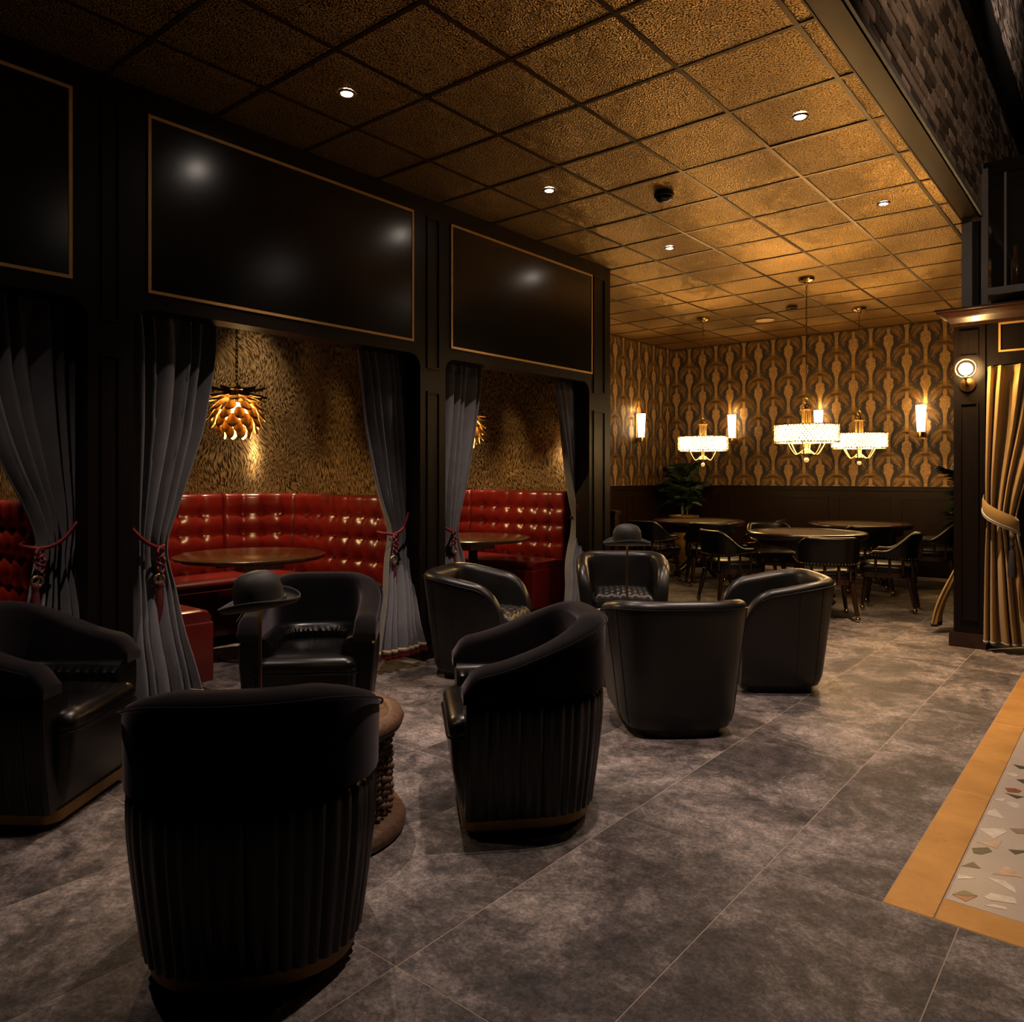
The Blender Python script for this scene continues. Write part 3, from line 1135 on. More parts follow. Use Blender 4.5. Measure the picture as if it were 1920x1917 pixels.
def curtain(name, rows, folds, amp, seed, place, mat, label, group, base, hem):
    root = empty(name, base, 0, label, 'curtain', group)
    bx, by, bz = base
    pl = lambda u, z, o: tuple(q - w for q, w in zip(place(u, z, o), base))
    v, f, sm = drape(rows, folds, amp, seed, pl)
    o = link('drape', mesh_from('drape', v, f, mat, 180), root)
    md = o.modifiers.new('thickness', 'SOLIDIFY')
    md.thickness = 0.006
    md.offset = 0
    # hem trim follows the bottom rows
    nt = 160
    last = v[-(nt + 1):]
    up = v[-3 * (nt + 1):-2 * (nt + 1)]
    tv, tf = [], []
    for i in range(nt + 1):
        p, q = Vector(last[i]), Vector(up[i])
        for z in (0.0, hem[1]):
            tv.append((p.x, p.y, p.z + z + 0.002))
    for i in range(nt):
        tf.append((2 * i, 2 * i + 2, 2 * i + 3, 2 * i + 1))
    o = link('hem_trim', mesh_from('hem_trim', tv, tf, hem[0], 180), root)
    md = o.modifiers.new('thickness', 'SOLIDIFY')
    md.thickness = 0.014
    md.offset = 0
    if hem[2]:
        fr = MB()
        for i in range(0, nt + 1, 2):
            p = Vector(last[i])
            fr.lathe([(0.003, p.z + 0.004), (0.008, p.z - 0.012), (0.009, p.z - 0.026), (0.003, p.z - 0.036)], 5, Matrix.Translation((p.x, p.y, 0)))
        stuff(fr.build('fringe', hem[2], root, 60))
    return root


CUR = {
    'A': ([(2.32, 1.167, 1.715), (1.9, 1.208, 1.72), (1.63, 1.279, 1.72), (1.45, 1.347, 1.717), (1.37, 1.386, 1.713), (1.23, 1.453, 1.711), (1.09, 1.5, 1.701), (1.02, 1.515, 1.685), (0.96, 1.51, 1.67), (0.804, 1.47, 1.706), (0.672, 1.427, 1.71), (0.436, 1.358, 1.668), (0.13, 1.296, 1.642)], 6, 0.05, 1),
    'B': ([(2.33, 1.924, 2.503), (2.11, 1.936, 2.486), (1.96, 1.94, 2.461), (1.66, 1.94, 2.405), (1.365, 1.94, 2.308), (1.12, 1.946, 2.227), (1.02, 1.96, 2.187), (0.933, 1.962, 2.188), (0.756, 1.941, 2.217), (0.478, 1.877, 2.206), (0.158, 1.842, 2.231)], 6, 0.05, 2),
    'C': ([(2.33, 3.6, 4.06), (2.14, 3.619, 4.09), (1.75, 3.659, 4.11), (1.357, 3.75, 4.121), (1.175, 3.811, 4.121), (0.99, 3.9, 4.11), (0.903, 3.905, 4.109), (0.565, 3.75, 4.028), (0.281, 3.588, 3.952), (0.13, 3.535, 3.973)], 6, 0.05, 3),
    'D': ([(2.33, 4.37, 4.961), (2.0, 4.375, 4.899), (1.57, 4.38, 4.812), (1.22, 4.39, 4.719), (0.985, 4.411, 4.648), (0.893, 4.407, 4.645), (0.7, 4.325, 4.65), (0.504, 4.21, 4.591), (0.13, 4.079, 4.499)], 6, 0.05, 4),
    'E': ([(2.33, 6.051, 6.546), (1.87, 6.122, 6.577), (1.45, 6.211, 6.587), (1.13, 6.322, 6.587), (0.96, 6.396, 6.566), (0.804, 6.345, 6.533), (0.513, 6.037, 6.337), (0.13, 5.76, 6.154)], 6, 0.05, 5),
}
CLAB = {'A': 'grey velvet curtain tied back beside the velvet armchair in the corner, red tassel half hidden',
        'B': 'grey curtain with red tassel partly covering the red end block of the lamp booth',
        'C': 'grey curtain with full red hem fringe behind the armchair facing the hat lamp',
        'D': 'narrow grey curtain in front of the half hidden pineapple lamp',
        'E': 'grey curtain tied back at the end of the partition beside the card room'}
for k, (rows, folds, amp, seed) in CUR.items():
    curtain('grey_curtain', rows, folds, amp, seed, lambda u, z, o: (-4.425 + 0.31 * sstep((0.95 - z) / 0.85) + o, u, z), 'curtain_grey', CLAB[k], 'grey booth curtains', (-4.45, (rows[0][1] + rows[0][2]) / 2, 0), ('hem_gold', 0.03, 'red_rope'))

# tie backs: rope, knot, ring, tassel
TIES = {'A': [(1.672, 1.144), (1.481, 1.033), (1.488, 1.019), (1.483, 0.898), (1.476, 0.853), (1.469, 0.825), (1.464, 0.62)],
        'B': [(1.915, 1.146), (2.091, 0.989), (2.106, 0.979), (2.103, 0.837), (2.1, 0.802), (2.1, 0.768), (2.1, 0.536)],
        'C': [(4.03, 1.105), (3.833, 0.971), (3.875, 0.949), (3.875, 0.814), (3.865, 0.763), (3.865, 0.724), (3.86, 0.507)],
        'D': [(4.29, 1.093), (4.494, 0.955), (4.506, 0.937), (4.519, 0.816), (4.512, 0.79), (4.512, 0.752), (4.512, 0.558)],
        'E': [(6.30, 1.104), (6.24, 0.981), (6.359, 0.949), (6.378, 0.8), (6.378, 0.752), (6.378, 0.71), (6.378, 0.487)]}
TLAB = {'A': 'red rope tieback with gold ring and tassel partly behind the corner velvet armchair', 'B': 'red rope tieback with gold ring on the curtain beside the red end block',
        'C': 'red rope tieback with knot, gold ring and tassel on the curtain with the full hem', 'D': 'red rope tieback seen edge-on at the narrow curtain',
        'E': 'small red rope tieback on the curtain at the end of the partition'}
for k, p in TIES.items():
    (hy, hz), (gy, gz), (k0y, k0z), (k1y, k1z), (ry, rz_), (t0y, t0z), (t1y, t1z) = p
    xf = -4.335
    root = empty('curtain_tieback', (xf, k0y, k0z), 0, TLAB[k], 'tieback', 'red tassel tiebacks')
    b = MB()
    path = []
    for i in range(15):
        t = i / 14
        yy = lerp(hy, k0y, t)
        zz = lerp(hz, k0z, t) - 0.035 * math.sin(math.pi * t)
        xx = -4.335 + 0.02 * math.sin(math.pi * t)
        path.append((xx - xf, yy - k0y, zz - k0z))
    b.tube(path, 0.011, 8)
    # wraps round the far edge of the gather
    sgn = 1 if k0y > hy else -1
    far = [(0.0, 0.0, 0.0)]
    for i in range(1, 10):
        a = i / 9 * math.pi * 0.9
        far.append((-0.075 + 0.075 * math.cos(a), sgn * 0.05 * math.sin(a), 0.02 * i / 9))
    b.tube(far, 0.011, 8)
    b.build('rope', 'red_rope', root, 60)
    L = k0z - k1z
    for s in (-1, 1):
        pth = [(0.022 + 0.012 * math.cos(3 * math.pi * t * 2) * s, s * 0.021 * math.sin(3 * math.pi * t), -L * t) for t in [i / 28 for i in range(29)]]
        MB().tube(pth, 0.0075, 7).build('knot_strand', 'red_rope', root, 60)
    cz = rz_ - k0z
    ring = [(0.02, ry - k0y + 0.026 * math.cos(w), cz + 0.026 * math.sin(w)) for w in [2 * math.pi * i / 20 for i in range(20)]]
    MB().tube(ring, 0.0085, 8, True).build('ring', 'antique_ring', root, 60)
    M = Matrix.Translation((0.02, t0y - k0y, 0))
    za, zb = t0z - k0z + 0.015, t1z - k0z
    MB().lathe([(0.006, za + 0.01), (0.017, za), (0.019, za - 0.02), (0.014, za - 0.035), (0.018, za - 0.045), (0.026, zb + 0.05), (0.029, zb)], 14, M).build('tassel', 'red_tassel', root, 50)

# ================================================================ PORTAL ON THE RIGHT
po = struct(empty('wall_portal', (-1.09, 7.15, 0)), 'dark wood portal with column, cornice and gold framed header')
PM = Matrix.Translation((1.09, -7.15, 0))
MB().box(-1.206, -0.985, 7.15, 7.34, 0, 2.64, PM).build('column', 'dark_wood', po)
MB().box(-1.235, -0.975, 7.115, 7.36, 0, 0.10, PM).box(-1.228, -0.978, 7.122, 7.36, 0.10, 0.115, PM).build('plinth', 'mahogany', po)
rail_frame(-1.165, -1.03, 0.22, 1.98, 0.015, 0.012, lambda b, a0, a1, z0, z1, t: b.box(a0, a1, 7.15 - t, 7.15, z0, z1, PM)).build('column_moulding', 'dark_wood', po)
rail_frame(-1.165, -1.03, 2.35, 2.56, 0.012, 0.012, lambda b, a0, a1, z0, z1, t: b.box(a0, a1, 7.15 - t, 7.15, z0, z1, PM)).build('column_moulding', 'dark_wood', po)
MB().box(-0.985, 0.9, 7.165, 7.34, 2.27, 2.64, PM).build('header', 'dark_wood', po)
rr = 0.09
pts = [(0, 0)] + [(rr - rr * math.sin(R(q)), -(rr - rr * math.cos(R(q)))) for q in range(0, 91, 15)]
MB().prism([(-0.985 + a, 2.27 + b) for a, b in pts], 7.165, 7.34, PM @ Matrix(((1, 0, 0, 0), (0, 0, 1, 0), (0, 1, 0, 0), (0, 0, 0, 1)))).build('corner_fillet', 'dark_wood', po)
rail_frame(-0.895, 0.5, 2.368, 2.60, 0.014, 0.008, lambda b, a0, a1, z0, z1, t: b.box(a0, a1, 7.165 - t, 7.165, z0, z1, PM)).build('gold_frame', 'gold_inlay', po)
# crown moulding profile swept along x with a return on the left side
prof = [(0.0, 2.60), (0.012, 2.60), (0.018, 2.625), (0.03, 2.635), (0.045, 2.66), (0.075, 2.69), (0.105, 2.70), (0.11, 2.715), (0.12, 2.72), (0.12, 2.735), (0.0, 2.735)]
b = MB()
secs = []
for (x, yb_) in ((0.9, None), (-1.206, 'c'), (-1.206, 'e')):
    sec = []
    for d, z in prof:
        if yb_ is None:
            sec.append((x + 1.09, 7.15 - d - 7.15, z))
        elif yb_ == 'c':
            sec.append((x - d + 1.09, -d, z))
        else:
            sec.append((x - d + 1.09, 0.22, z))
    secs.append(sec)
b.loft(secs)
b.build('cornice', 'mahogany', po, 35)
MB().box(-1.20, -1.0, 7.34, 8.7, 2.19, 2.64, PM).build('side_header', 'dark_wood', po)
struct(MB().box(-0.98, 0.9, 7.75, 7.8, 0, 2.7).build('wall_portal_inner', 'dark_wood'), 'dark panelled wall behind the gold curtain')

# glazed cabinet standing on the cornice
gc = empty('glazed_cabinet', (-0.9, 7.25, 2.736), 0, 'dark grey glazed cabinet with thin muntins standing on the portal cornice', 'cabinet')
GM = Matrix.Translation((0.9, -7.25, -2.736))
for x0, x1 in ((-1.157, -1.085), (-1.02, -0.972), (0.3, 0.35)):
    MB().box(x0, x1, 7.20, 7.24, 2.736, 3.47 if x0 < -1.1 else 3.90, GM).build('post', 'grey_metal', gc)
MB().box(-0.972, 0.3, 7.20, 7.235, 2.84, 2.895, GM).build('rail', 'grey_metal', gc)
MB().box(-0.972, 0.3, 7.20, 7.235, 3.80, 3.86, GM).build('rail', 'black_metal', gc)
MB().box(-1.0, 0.35, 7.19, 7.60, 3.86, 3.90, GM).build('top', 'black_metal', gc)
for x in (-0.855, -0.72, -0.5, -0.28, -0.06):
    MB().box(x - 0.008, x + 0.008, 7.205, 7.23, 2.895, 3.80, GM).build('muntin', 'grey_metal', gc)
MB().box(-0.972, 0.3, 7.216, 7.220, 2.895, 3.80, GM).build('pane', 'dark_glass', gc)
for k in range(5):
    MB().lathe([(0.008, 2.736), (0.008, 3.46)], 8, GM @ Matrix.Translation((-1.078 + k * 0.013, 7.245, 0))).build('flute', 'dark_wood', gc, 60)
MB().box(-1.0, 0.35, 7.58, 7.60, 2.736, 3.86, GM).build('back_panel', 'dark_wood', gc)
MB().box(-1.0, 0.35, 7.26, 7.58, 2.85, 2.87, GM).build('shelf', 'dark_wood', gc)
bt = tag(MB().lathe([(0.03, 0), (0.034, 0.01), (0.034, 0.22), (0.03, 0.25), (0.014, 0.29), (0.013, 0.36), (0.016, 0.37)], 20).build('bottle', 'amber_bottle', None, 50, (-0.80, 7.36, 2.871)), 'tall amber bottle standing inside the glazed cabinet', 'bottle')

# gold curtains
curtain('gold_curtain', [(2.253, -0.963, -0.486), (1.78, -0.967, -0.586), (1.355, -0.968, -0.705), (1.164, -0.965, -0.75), (1.037, -0.96, -0.774), (0.718, -0.972, -0.715), (0.294, -0.981, -0.67), (0.065, -0.985, -0.636)], 5, 0.05, 11, lambda u, z, o: (u, 7.10 - o, z), 'curtain_gold', 'shiny gold curtain gathered by a wide band beside the globe lamp column', None, (-0.8, 7.10, 0), ('silver_trim', 0.018, None))
curtain('gold_curtain', [(2.2, 7.62, 8.1), (1.3, 7.60, 7.85), (1.05, 7.60, 7.72), (0.9, 7.60, 7.72), (0.5, 7.58, 7.8), (0.06, 7.56, 7.86)], 5, 0.035, 12, lambda u, z, o: (-1.16 - 0.265 * sstep((0.95 - z) / 0.9) - 0.6 * o, u, z), 'curtain_gold', 'gold curtain edge showing behind the dark portal column near the floor', None, (-1.30, 7.8, 0), ('dark_trim', 0.03, None))
tb = empty('curtain_band', (-0.87, 7.02, 1.1), 0, 'wide gold tieback band with silver braid round the gold curtain', 'tieback')
secs = []
for t in [i / 24 for i in range(25)]:
    a = lerp(-0.15, math.pi + 0.15, t)
    x = -0.118 * math.cos(a)
    y_ = -0.085 * math.sin(a) + 0.06
    zc = 0.085 - 0.20 * t - 0.02 * math.sin(math.pi * t)
    hw = 0.055
    secs.append([(x, y_, zc + hw), (x * 1.05, y_ - 0.008, zc + hw * 0.5), (x * 1.06, y_ - 0.010, zc - hw * 0.5), (x * 1.03, y_ - 0.004, zc - hw), (x * 0.97, y_ + 0.006, zc - hw), (x * 0.97, y_ + 0.006, zc + hw)])
MB().loft(secs).build('band', 'curtain_gold', tb, 60)
for dz, r_ in ((-0.050, 0.007), (-0.064, 0.006)):
    MB().tube([(-0.124 * math.cos(lerp(-0.15, math.pi + 0.15, t)), -0.095 * math.sin(lerp(-0.15, math.pi + 0.15, t)) + 0.055, 0.085 - 0.20 * t - 0.02 * math.sin(math.pi * t) + dz) for t in [i / 24 for i in range(25)]], r_, 6).build('braid', 'silver_trim', tb, 60)
M = Matrix.Translation((0.085, -0.02, 0))
MB().lathe([(0.006, -0.16), (0.016, -0.175), (0.018, -0.195), (0.010, -0.215), (0.018, -0.235), (0.018, -0.255), (0.012, -0.27), (0.02, -0.29), (0.030, -0.42), (0.032, -0.49)], 14, M).build('tassel', 'dark_trim', tb, 50)

# ================================================================ SCONCES
gl = empty('globe_sconce', (-1.105, 7.14, 2.12), 0, 'round globe wall lamp glowing on the dark portal column', 'wall lamp')
MB().lathe([(0.055, 0), (0.055, 0.008), (0.03, 0.02), (0.014, 0.025)], 24, Matrix.Translation((0, 0, 0)) @ Matrix.Rotation(R(90), 4, 'X')).build('backplate', 'brass_dull', gl, 40)
MB().tube([(0, -0.02, 0), (0, -0.07, 0.005), (0, -0.085, 0.025), (0, -0.085, 0.05)], 0.010, 10).build('arm', 'brass_dull', gl, 60)
MB().tube([(0.074 * math.cos(w), -0.085, 0.125 + 0.074 * math.sin(w)) for w in [2 * math.pi * i / 40 for i in range(40)]], 0.006, 8, True).build('ring', 'brass', gl, 60)
MB().lathe([(0.02, 0.045), (0.024, 0.055), (0.01, 0.07)], 14, Matrix.Translation((0, -0.085, 0))).build('socket', 'brass_dull', gl, 40)
MB().ball((0, -0.085, 0.125), 0.071, 24).build('globe', 'clear_glass', gl, 180)
MB().ball((0, -0.085, 0.122), 0.034, 16).build('bulb', 'glow_globe', gl, 180)
lamp('globe_light', 'POINT', (0, -0.17, 0.13), 26, AMBER, 0.03, gl)


def tulip(loc, rz, label):
    t = empty('wall_sconce', loc, rz, label, 'wall lamp', 'tapered glass wall sconces')
    MB().box(-0.045, 0.045, 0.0, 0.015, -0.26, 0.22).build('backplate', 'brass_dull', t)
    MB().lathe([(0.045, -0.24), (0.05, -0.225), (0.05, -0.18), (0.052, -0.165)], 24, Matrix.Translation((0, 0.085, 0))).build('cup', 'brass', t, 40)
    MB().box(-0.012, 0.012, 0.01, 0.05, -0.22, -0.19).build('arm', 'brass_dull', t)
    MB().lathe([(0.046, -0.165), (0.054, -0.05), (0.066, 0.19), (0.066, 0.20), (0.055, 0.20)], 28, Matrix.Translation((0, 0.085, 0))).build('glass_shade', 'glow_sconce', t, 40)
    lamp('sconce_light', 'POINT', (0, 0.085, 0.27), 2.2, AMBER, 0.04, t)
    return t


tulip((-5.068, YB - 0.001, 2.15), R(180), 'tapered white wall sconce on the back wall between palm plant and chandeliers')
tulip((-3.726, YB - 0.001, 2.15), R(180), 'tapered white wall sconce half hidden behind the middle chandelier')
tulip((-2.36, YB - 0.001, 2.15), R(180), 'tapered white wall sconce on the back wall nearest the portal column')
tulip((XL + 0.001, 10.55, 2.15), R(-90), 'tapered white wall sconce on the side wall near the partition end')


# ================================================================ CHANDELIERS
def chandelier(x, y_, zt, label):
    ZC = CEIL - 0.001
    t = empty('chandelier', (x, y_, zt - 0.185), 0.3 + x, label, 'chandelier', 'crystal drum chandeliers')
    top = ZC - (zt - 0.185)
    MB().lathe([(0.025, top - 0.06), (0.03, top - 0.045), (0.075, top - 0.03), (0.085, top - 0.012), (0.085, top)], 28).build('canopy', 'brass', t, 40)
    ch = MB()
    z = 0.47
    k = 0
    while z < top - 0.06:
        M = Matrix.Translation((0, 0, z + 0.02)) @ Matrix.Rotation(R(90 * (k % 2)), 4, 'Z')
        ch.tube([(0.008 * math.cos(w), 0, 0.024 * math.sin(w)) for w in [2 * math.pi * i / 8 for i in range(8)]], 0.0024, 4, True, M)
        z += 0.037
        k += 1
    ch.build('chain', 'brass_dull', t, 60)
    MB().tube([(0.022 * math.cos(w), 0, 0.445 + 0.028 * math.sin(w)) for w in [2 * math.pi * i / 14 for i in range(14)]], 0.004, 6, True).lathe([(0.018, 0.36), (0.028, 0.375), (0.03, 0.39), (0.016, 0.405), (0.012, 0.42)], 16).build('finial', 'brass', t, 50)
    MB().lathe([(0.06, 0.345), (0.062, 0.355), (0.03, 0.365)], 20).build('collar', 'brass', t, 40)
    for k in range(5):
        a = 2 * math.pi * k / 5
        MB().lathe([(0.009, 0.0), (0.009, 0.35)], 8, Matrix.Translation((0.042 * math.cos(a), 0.042 * math.sin(a), 0))).build('stem_rod', 'brass', t, 60)
    RD, RH = 0.322, 0.185
    MB().lathe([(RD - 0.02, 0.006), (RD - 0.02, RH - 0.006)], 48, close=False).build('diffuser', 'glow_chandelier', t, 180)
    for z in (0.0, RH):
        MB().tube([(RD * math.cos(w), RD * math.sin(w), z) for w in [2 * math.pi * i / 48 for i in range(48)]], 0.006, 6, True).build('hoop', 'brass', t, 60)
    b = MB()
    nb, nr = 64, 8
    for j in range(nr):
        z = RH * (j + 0.5) / nr
        for k in range(nb):
            a = 2 * math.pi * (k + 0.5 * (j % 2)) / nb
            M = Matrix.Translation((RD * math.cos(a), RD * math.sin(a), z)) @ Matrix.Rotation(a, 4, 'Z')
            r_ = 0.0125
            b.add([(r_ * 0.6, 0, 0), (-r_ * 0.6, 0, 0), (0, r_, 0), (0, -r_, 0), (0, 0, r_), (0, 0, -r_)], [(0, 2, 4), (2, 1, 4), (1, 3, 4), (3, 0, 4), (2, 0, 5), (1, 2, 5), (3, 1, 5), (0, 3, 5)], M)
    stuff(b.build('crystal_bead', 'crystal', t))
    lt = MB()
    for sg in (-1, 1):
        for k in range(28):
            lt.tube([((RD + 0.006) * math.cos(2 * math.pi * (k + sg * 2.2 * q) / 28), (RD + 0.006) * math.sin(2 * math.pi * (k + sg * 2.2 * q) / 28), RH * q) for q in (0, 0.25, 0.5, 0.75, 1)], 0.003, 4)
    lt.build('lattice', 'brass', t, 60)
    for k in range(6):
        a = 2 * math.pi * k / 6
        pth = []
        for i in range(13):
            w = i / 12
            r_ = 0.03 + 0.20 * w
            z = -0.075 - 0.055 * math.sin(math.pi * min(1, w * 1.15)) + 0.11 * max(0, w - 0.45) * 1.7
            pth.append((r_ * math.cos(a), r_ * math.sin(a), z))
        MB().tube(pth, 0.0075, 7).build('arm', 'brass', t, 60)
        MB().lathe([(0.008, pth[-1][2] - 0.02), (0.03, pth[-1][2]), (0.028, pth[-1][2] + 0.008)], 14, Matrix.Translation((pth[-1][0], pth[-1][1], 0))).build('candle_cup', 'brass', t, 40)
    MB().lathe([(0.012, -0.165), (0.02, -0.15), (0.05, -0.115), (0.03, -0.10), (0.015, -0.06), (0.022, 0.0)], 18).build('hub', 'brass', t, 50)
    MB().ball((0, 0, -0.185), 0.028, 12).build('crystal_ball', 'crystal', t, 180)
    lamp('chandelier_light', 'POINT', (0, 0, 0.09), CH_W, AMBER, 0.15, t)
    return t


CH_W = 20
chandelier(-4.559, 9.561, 1.905, 'crystal drum chandelier in front of the potted palm')
chandelier(-2.783, 8.321, 1.925, 'crystal drum chandelier hanging in front of a hidden wall sconce')
chandelier(-2.768, 10.228, 1.915, 'crystal drum chandelier overlapped by another one, nearest the back wall')

# ================================================================ CEILING FITTINGS
DLAB = {(-3.387, 2.69): 'recessed downlight over the velvet armchairs', (-3.387, 4.55): 'recessed downlight near the partition over the leather armchairs', (-3.387, 6.41): 'recessed downlight by the end of the partition near the smoke detector',
        (-1.557, 4.55): 'recessed downlight near the soffit over the leather armchairs', (-1.557, 6.41): 'recessed downlight near the soffit by the portal column', (-1.557, 2.69): 'recessed downlight near the soffit over the near tiles',
        (-3.387, 0.83): 'recessed downlight over the corner armchair'}
DL_W = {(-3.387, 2.69): 52, (-3.387, 4.55): 52, (-3.387, 6.41): 20, (-1.557, 4.55): 46, (-1.557, 6.41): 150, (-1.557, 2.69): 54, (-3.387, 0.83): 22}
for (x, y_), lab in DLAB.items():
    t = empty('downlight', (x, y_, CEIL - 0.002), 0, lab, 'downlight', 'recessed ceiling downlights')
    MB().lathe([(0.032, 0.0), (0.042, -0.006), (0.046, -0.006), (0.048, 0.0), (0.048, 0.004)], 24, close=False).build('trim_ring', 'detector_bronze', t, 40)
    MB().lathe([(0.030, -0.0035), (0.001, -0.004)], 20).build('lens', 'bulb_white', t)
    colr = AMBER if (x, y_) == (-1.557, 6.41) else NEUT
    lamp('downlight_beam', 'SPOT', (0, 0, -0.02), DL_W[(x, y_)] * 3.4, colr if colr is NEUT else (1.0, 0.66, 0.38), 0.022, t, 78 if (x, y_) == (-1.557, 6.41) else 84, 0.8)
for (x, y_, r_, mt, lab) in ((-2.76, 5.135, 0.075, 'detector_black', 'black smoke detector on the ceiling between the downlights'), (-3.387, 9.6, 0.07, 'detector_bronze', 'bronze smoke detector between the chandelier canopies')):
    t = empty('smoke_detector', (x, y_, CEIL), 0, lab, 'smoke detector')
    MB().lathe([(r_ * 0.9, 0.0), (r_, -0.008), (r_, -0.028), (r_ * 0.92, -0.034)][::-1], 28).build('base', mt, t, 40)
    MB().lathe([(r_ * 0.70, -0.034), (r_ * 0.72, -0.05), (r_ * 0.55, -0.064), (r_ * 0.2, -0.068)][::-1], 28).build('sensor_cap', mt, t, 40)
    for k in range(10):
        a = 2 * math.pi * k / 10
        MB().box(-0.004, 0.004, -0.008, 0.008, -0.046, -0.034, Matrix.Translation((r_ * 0.78 * math.cos(a), r_ * 0.78 * math.sin(a), 0)) @ Matrix.Rotation(a, 4, 'Z')).build('vent_rib', mt, t)
t = empty('ceiling_speaker', (-3.961, 10.19, CEIL - 0.001), 0, 'round pale ceiling speaker beside the bronze smoke detector', 'speaker')
MB().lathe([(0.10, -0.010), (0.122, -0.008), (0.128, 0.0)], 36).build('grille', 'speaker_grille', t, 40)
MB().tube([(0.126 * math.cos(w), 0.126 * math.sin(w), -0.003) for w in [2 * math.pi * i / 36 for i in range(36)]], 0.004, 6, True).build('rim', 'detector_bronze', t, 60)


# ================================================================ ARMCHAIRS
def chair_path(w, yf, yb, n_exp, steps=72):
    """outer plan curve from front right (+x) round the back to front left; returns points and outward normals"""
    pts = []
    y_mid = yb + w * 0.92
    ns = 14
    for i in range(ns):
        pts.append((w, lerp(yf, y_mid, i / ns)))
    for i in range(steps + 1):
        a = math.pi * i / steps
        cx_ = math.cos(a)
        sy_ = math.sin(a)
        x = w * math.copysign(abs(cx_) ** (2 / n_exp), cx_)
        y_ = y_mid - (y_mid - yb) * (sy_ ** (2 / n_exp))
        pts.append((x, y_))
    for i in range(1, ns + 1):
        pts.append((-w, lerp(y_mid, yf, i / ns)))
    # resample evenly
    L = [0]
    for p, q in zip(pts[:-1], pts[1:]):
        L.append(L[-1] + math.hypot(q[0] - p[0], q[1] - p[1]))
    out = []
    N = 168
    j = 0
    for i in range(N + 1):
        s = L[-1] * i / N
        while j < len(L) - 2 and L[j + 1] < s:
            j += 1
        t = (s - L[j]) / max(1e-9, L[j + 1] - L[j])
        out.append((lerp(pts[j][0], pts[j + 1][0], t), lerp(pts[j][1], pts[j + 1][1], t)))
    nr = []
    for i in range(N + 1):
        a, b = out[max(0, i - 1)], out[min(N, i + 1)]
        dx, dy = b[0] - a[0], b[1] - a[1]
        l_ = math.hypot(dx, dy)
        nr.append((-dy / l_ * -1, dx / l_ * -1))
    # make sure the normals point outwards
    fixed = []
    for (x, y_), (nx, ny) in zip(out, nr):
        if nx * x + ny * (y_ - 0.05) < 0:
            nx, ny = -nx, -ny
        fixed.append((nx, ny))
    return out, fixed, L[-1]


def shell(pts, nr, zb, zt, thick, flare=lambda z: 0.0, rib=None, rtop=0.03, nside=5, inrib=0.5):
    """solid wall following the plan; zb, zt functions of t in 0..1; rib(t) pushes the outer face"""
    N = len(pts) - 1
    secs = []
    for i in range(N + 1):
        t = i / N
        (x, y_), (nx, ny) = pts[i], nr[i]
        b, tp = zb(t), zt(t)
        rt = min(rtop, (tp - b) * 0.45, thick * 0.5)
        prof = []
        rb_ = rib(t) if rib else 0.0
        for q in range(nside + 1):
            prof.append((0.0 + rb_, lerp(b, tp - rt, q / nside)))
        for q in range(1, 5):
            a = R(90 * q / 5)
            prof.append((-rt + rt * math.cos(a) + rb_ * (1 - q / 5), tp - rt + rt * math.sin(a)))
        prof.append((-thick * 0.5, tp + 0.002))
        for q in range(4, 0, -1):
            a = R(90 * q / 5)
            prof.append((-thick + rt - rt * math.cos(a), tp - rt + rt * math.sin(a)))
        for q in range(nside + 1):
            prof.append((-thick - (rb_ * inrib), lerp(tp - rt, b, q / nside)))
        secs.append([(x + nx * (d + flare(z)), y_ + ny * (d + flare(z)), z) for d, z in prof])
    return secs


def dplan(w, yf, yb, n_exp, n=64, rf=0.05):
    """closed seat plan: squarish front, curved back"""
    pts = []
    y_mid = yb + w * 0.92
    for i in range(n + 1):
        a = math.pi * i / n
        cx_, sy_ = math.cos(a), math.sin(a)
        pts.append((w * math.copysign(abs(cx_) ** (2 / n_exp), cx_), y_mid - (y_mid - yb) * sy_ ** (2 / n_exp)))
    for q in range(7):
        a = R(180 - 15 * q)
        pts.append((-w + rf + rf * math.cos(a), yf - rf + rf * math.sin(a)))
    for q in range(7):
        a = R(90 - 15 * q)
        pts.append((w - rf + rf * math.cos(a), yf - rf + rf * math.sin(a)))
    return pts[::-1]


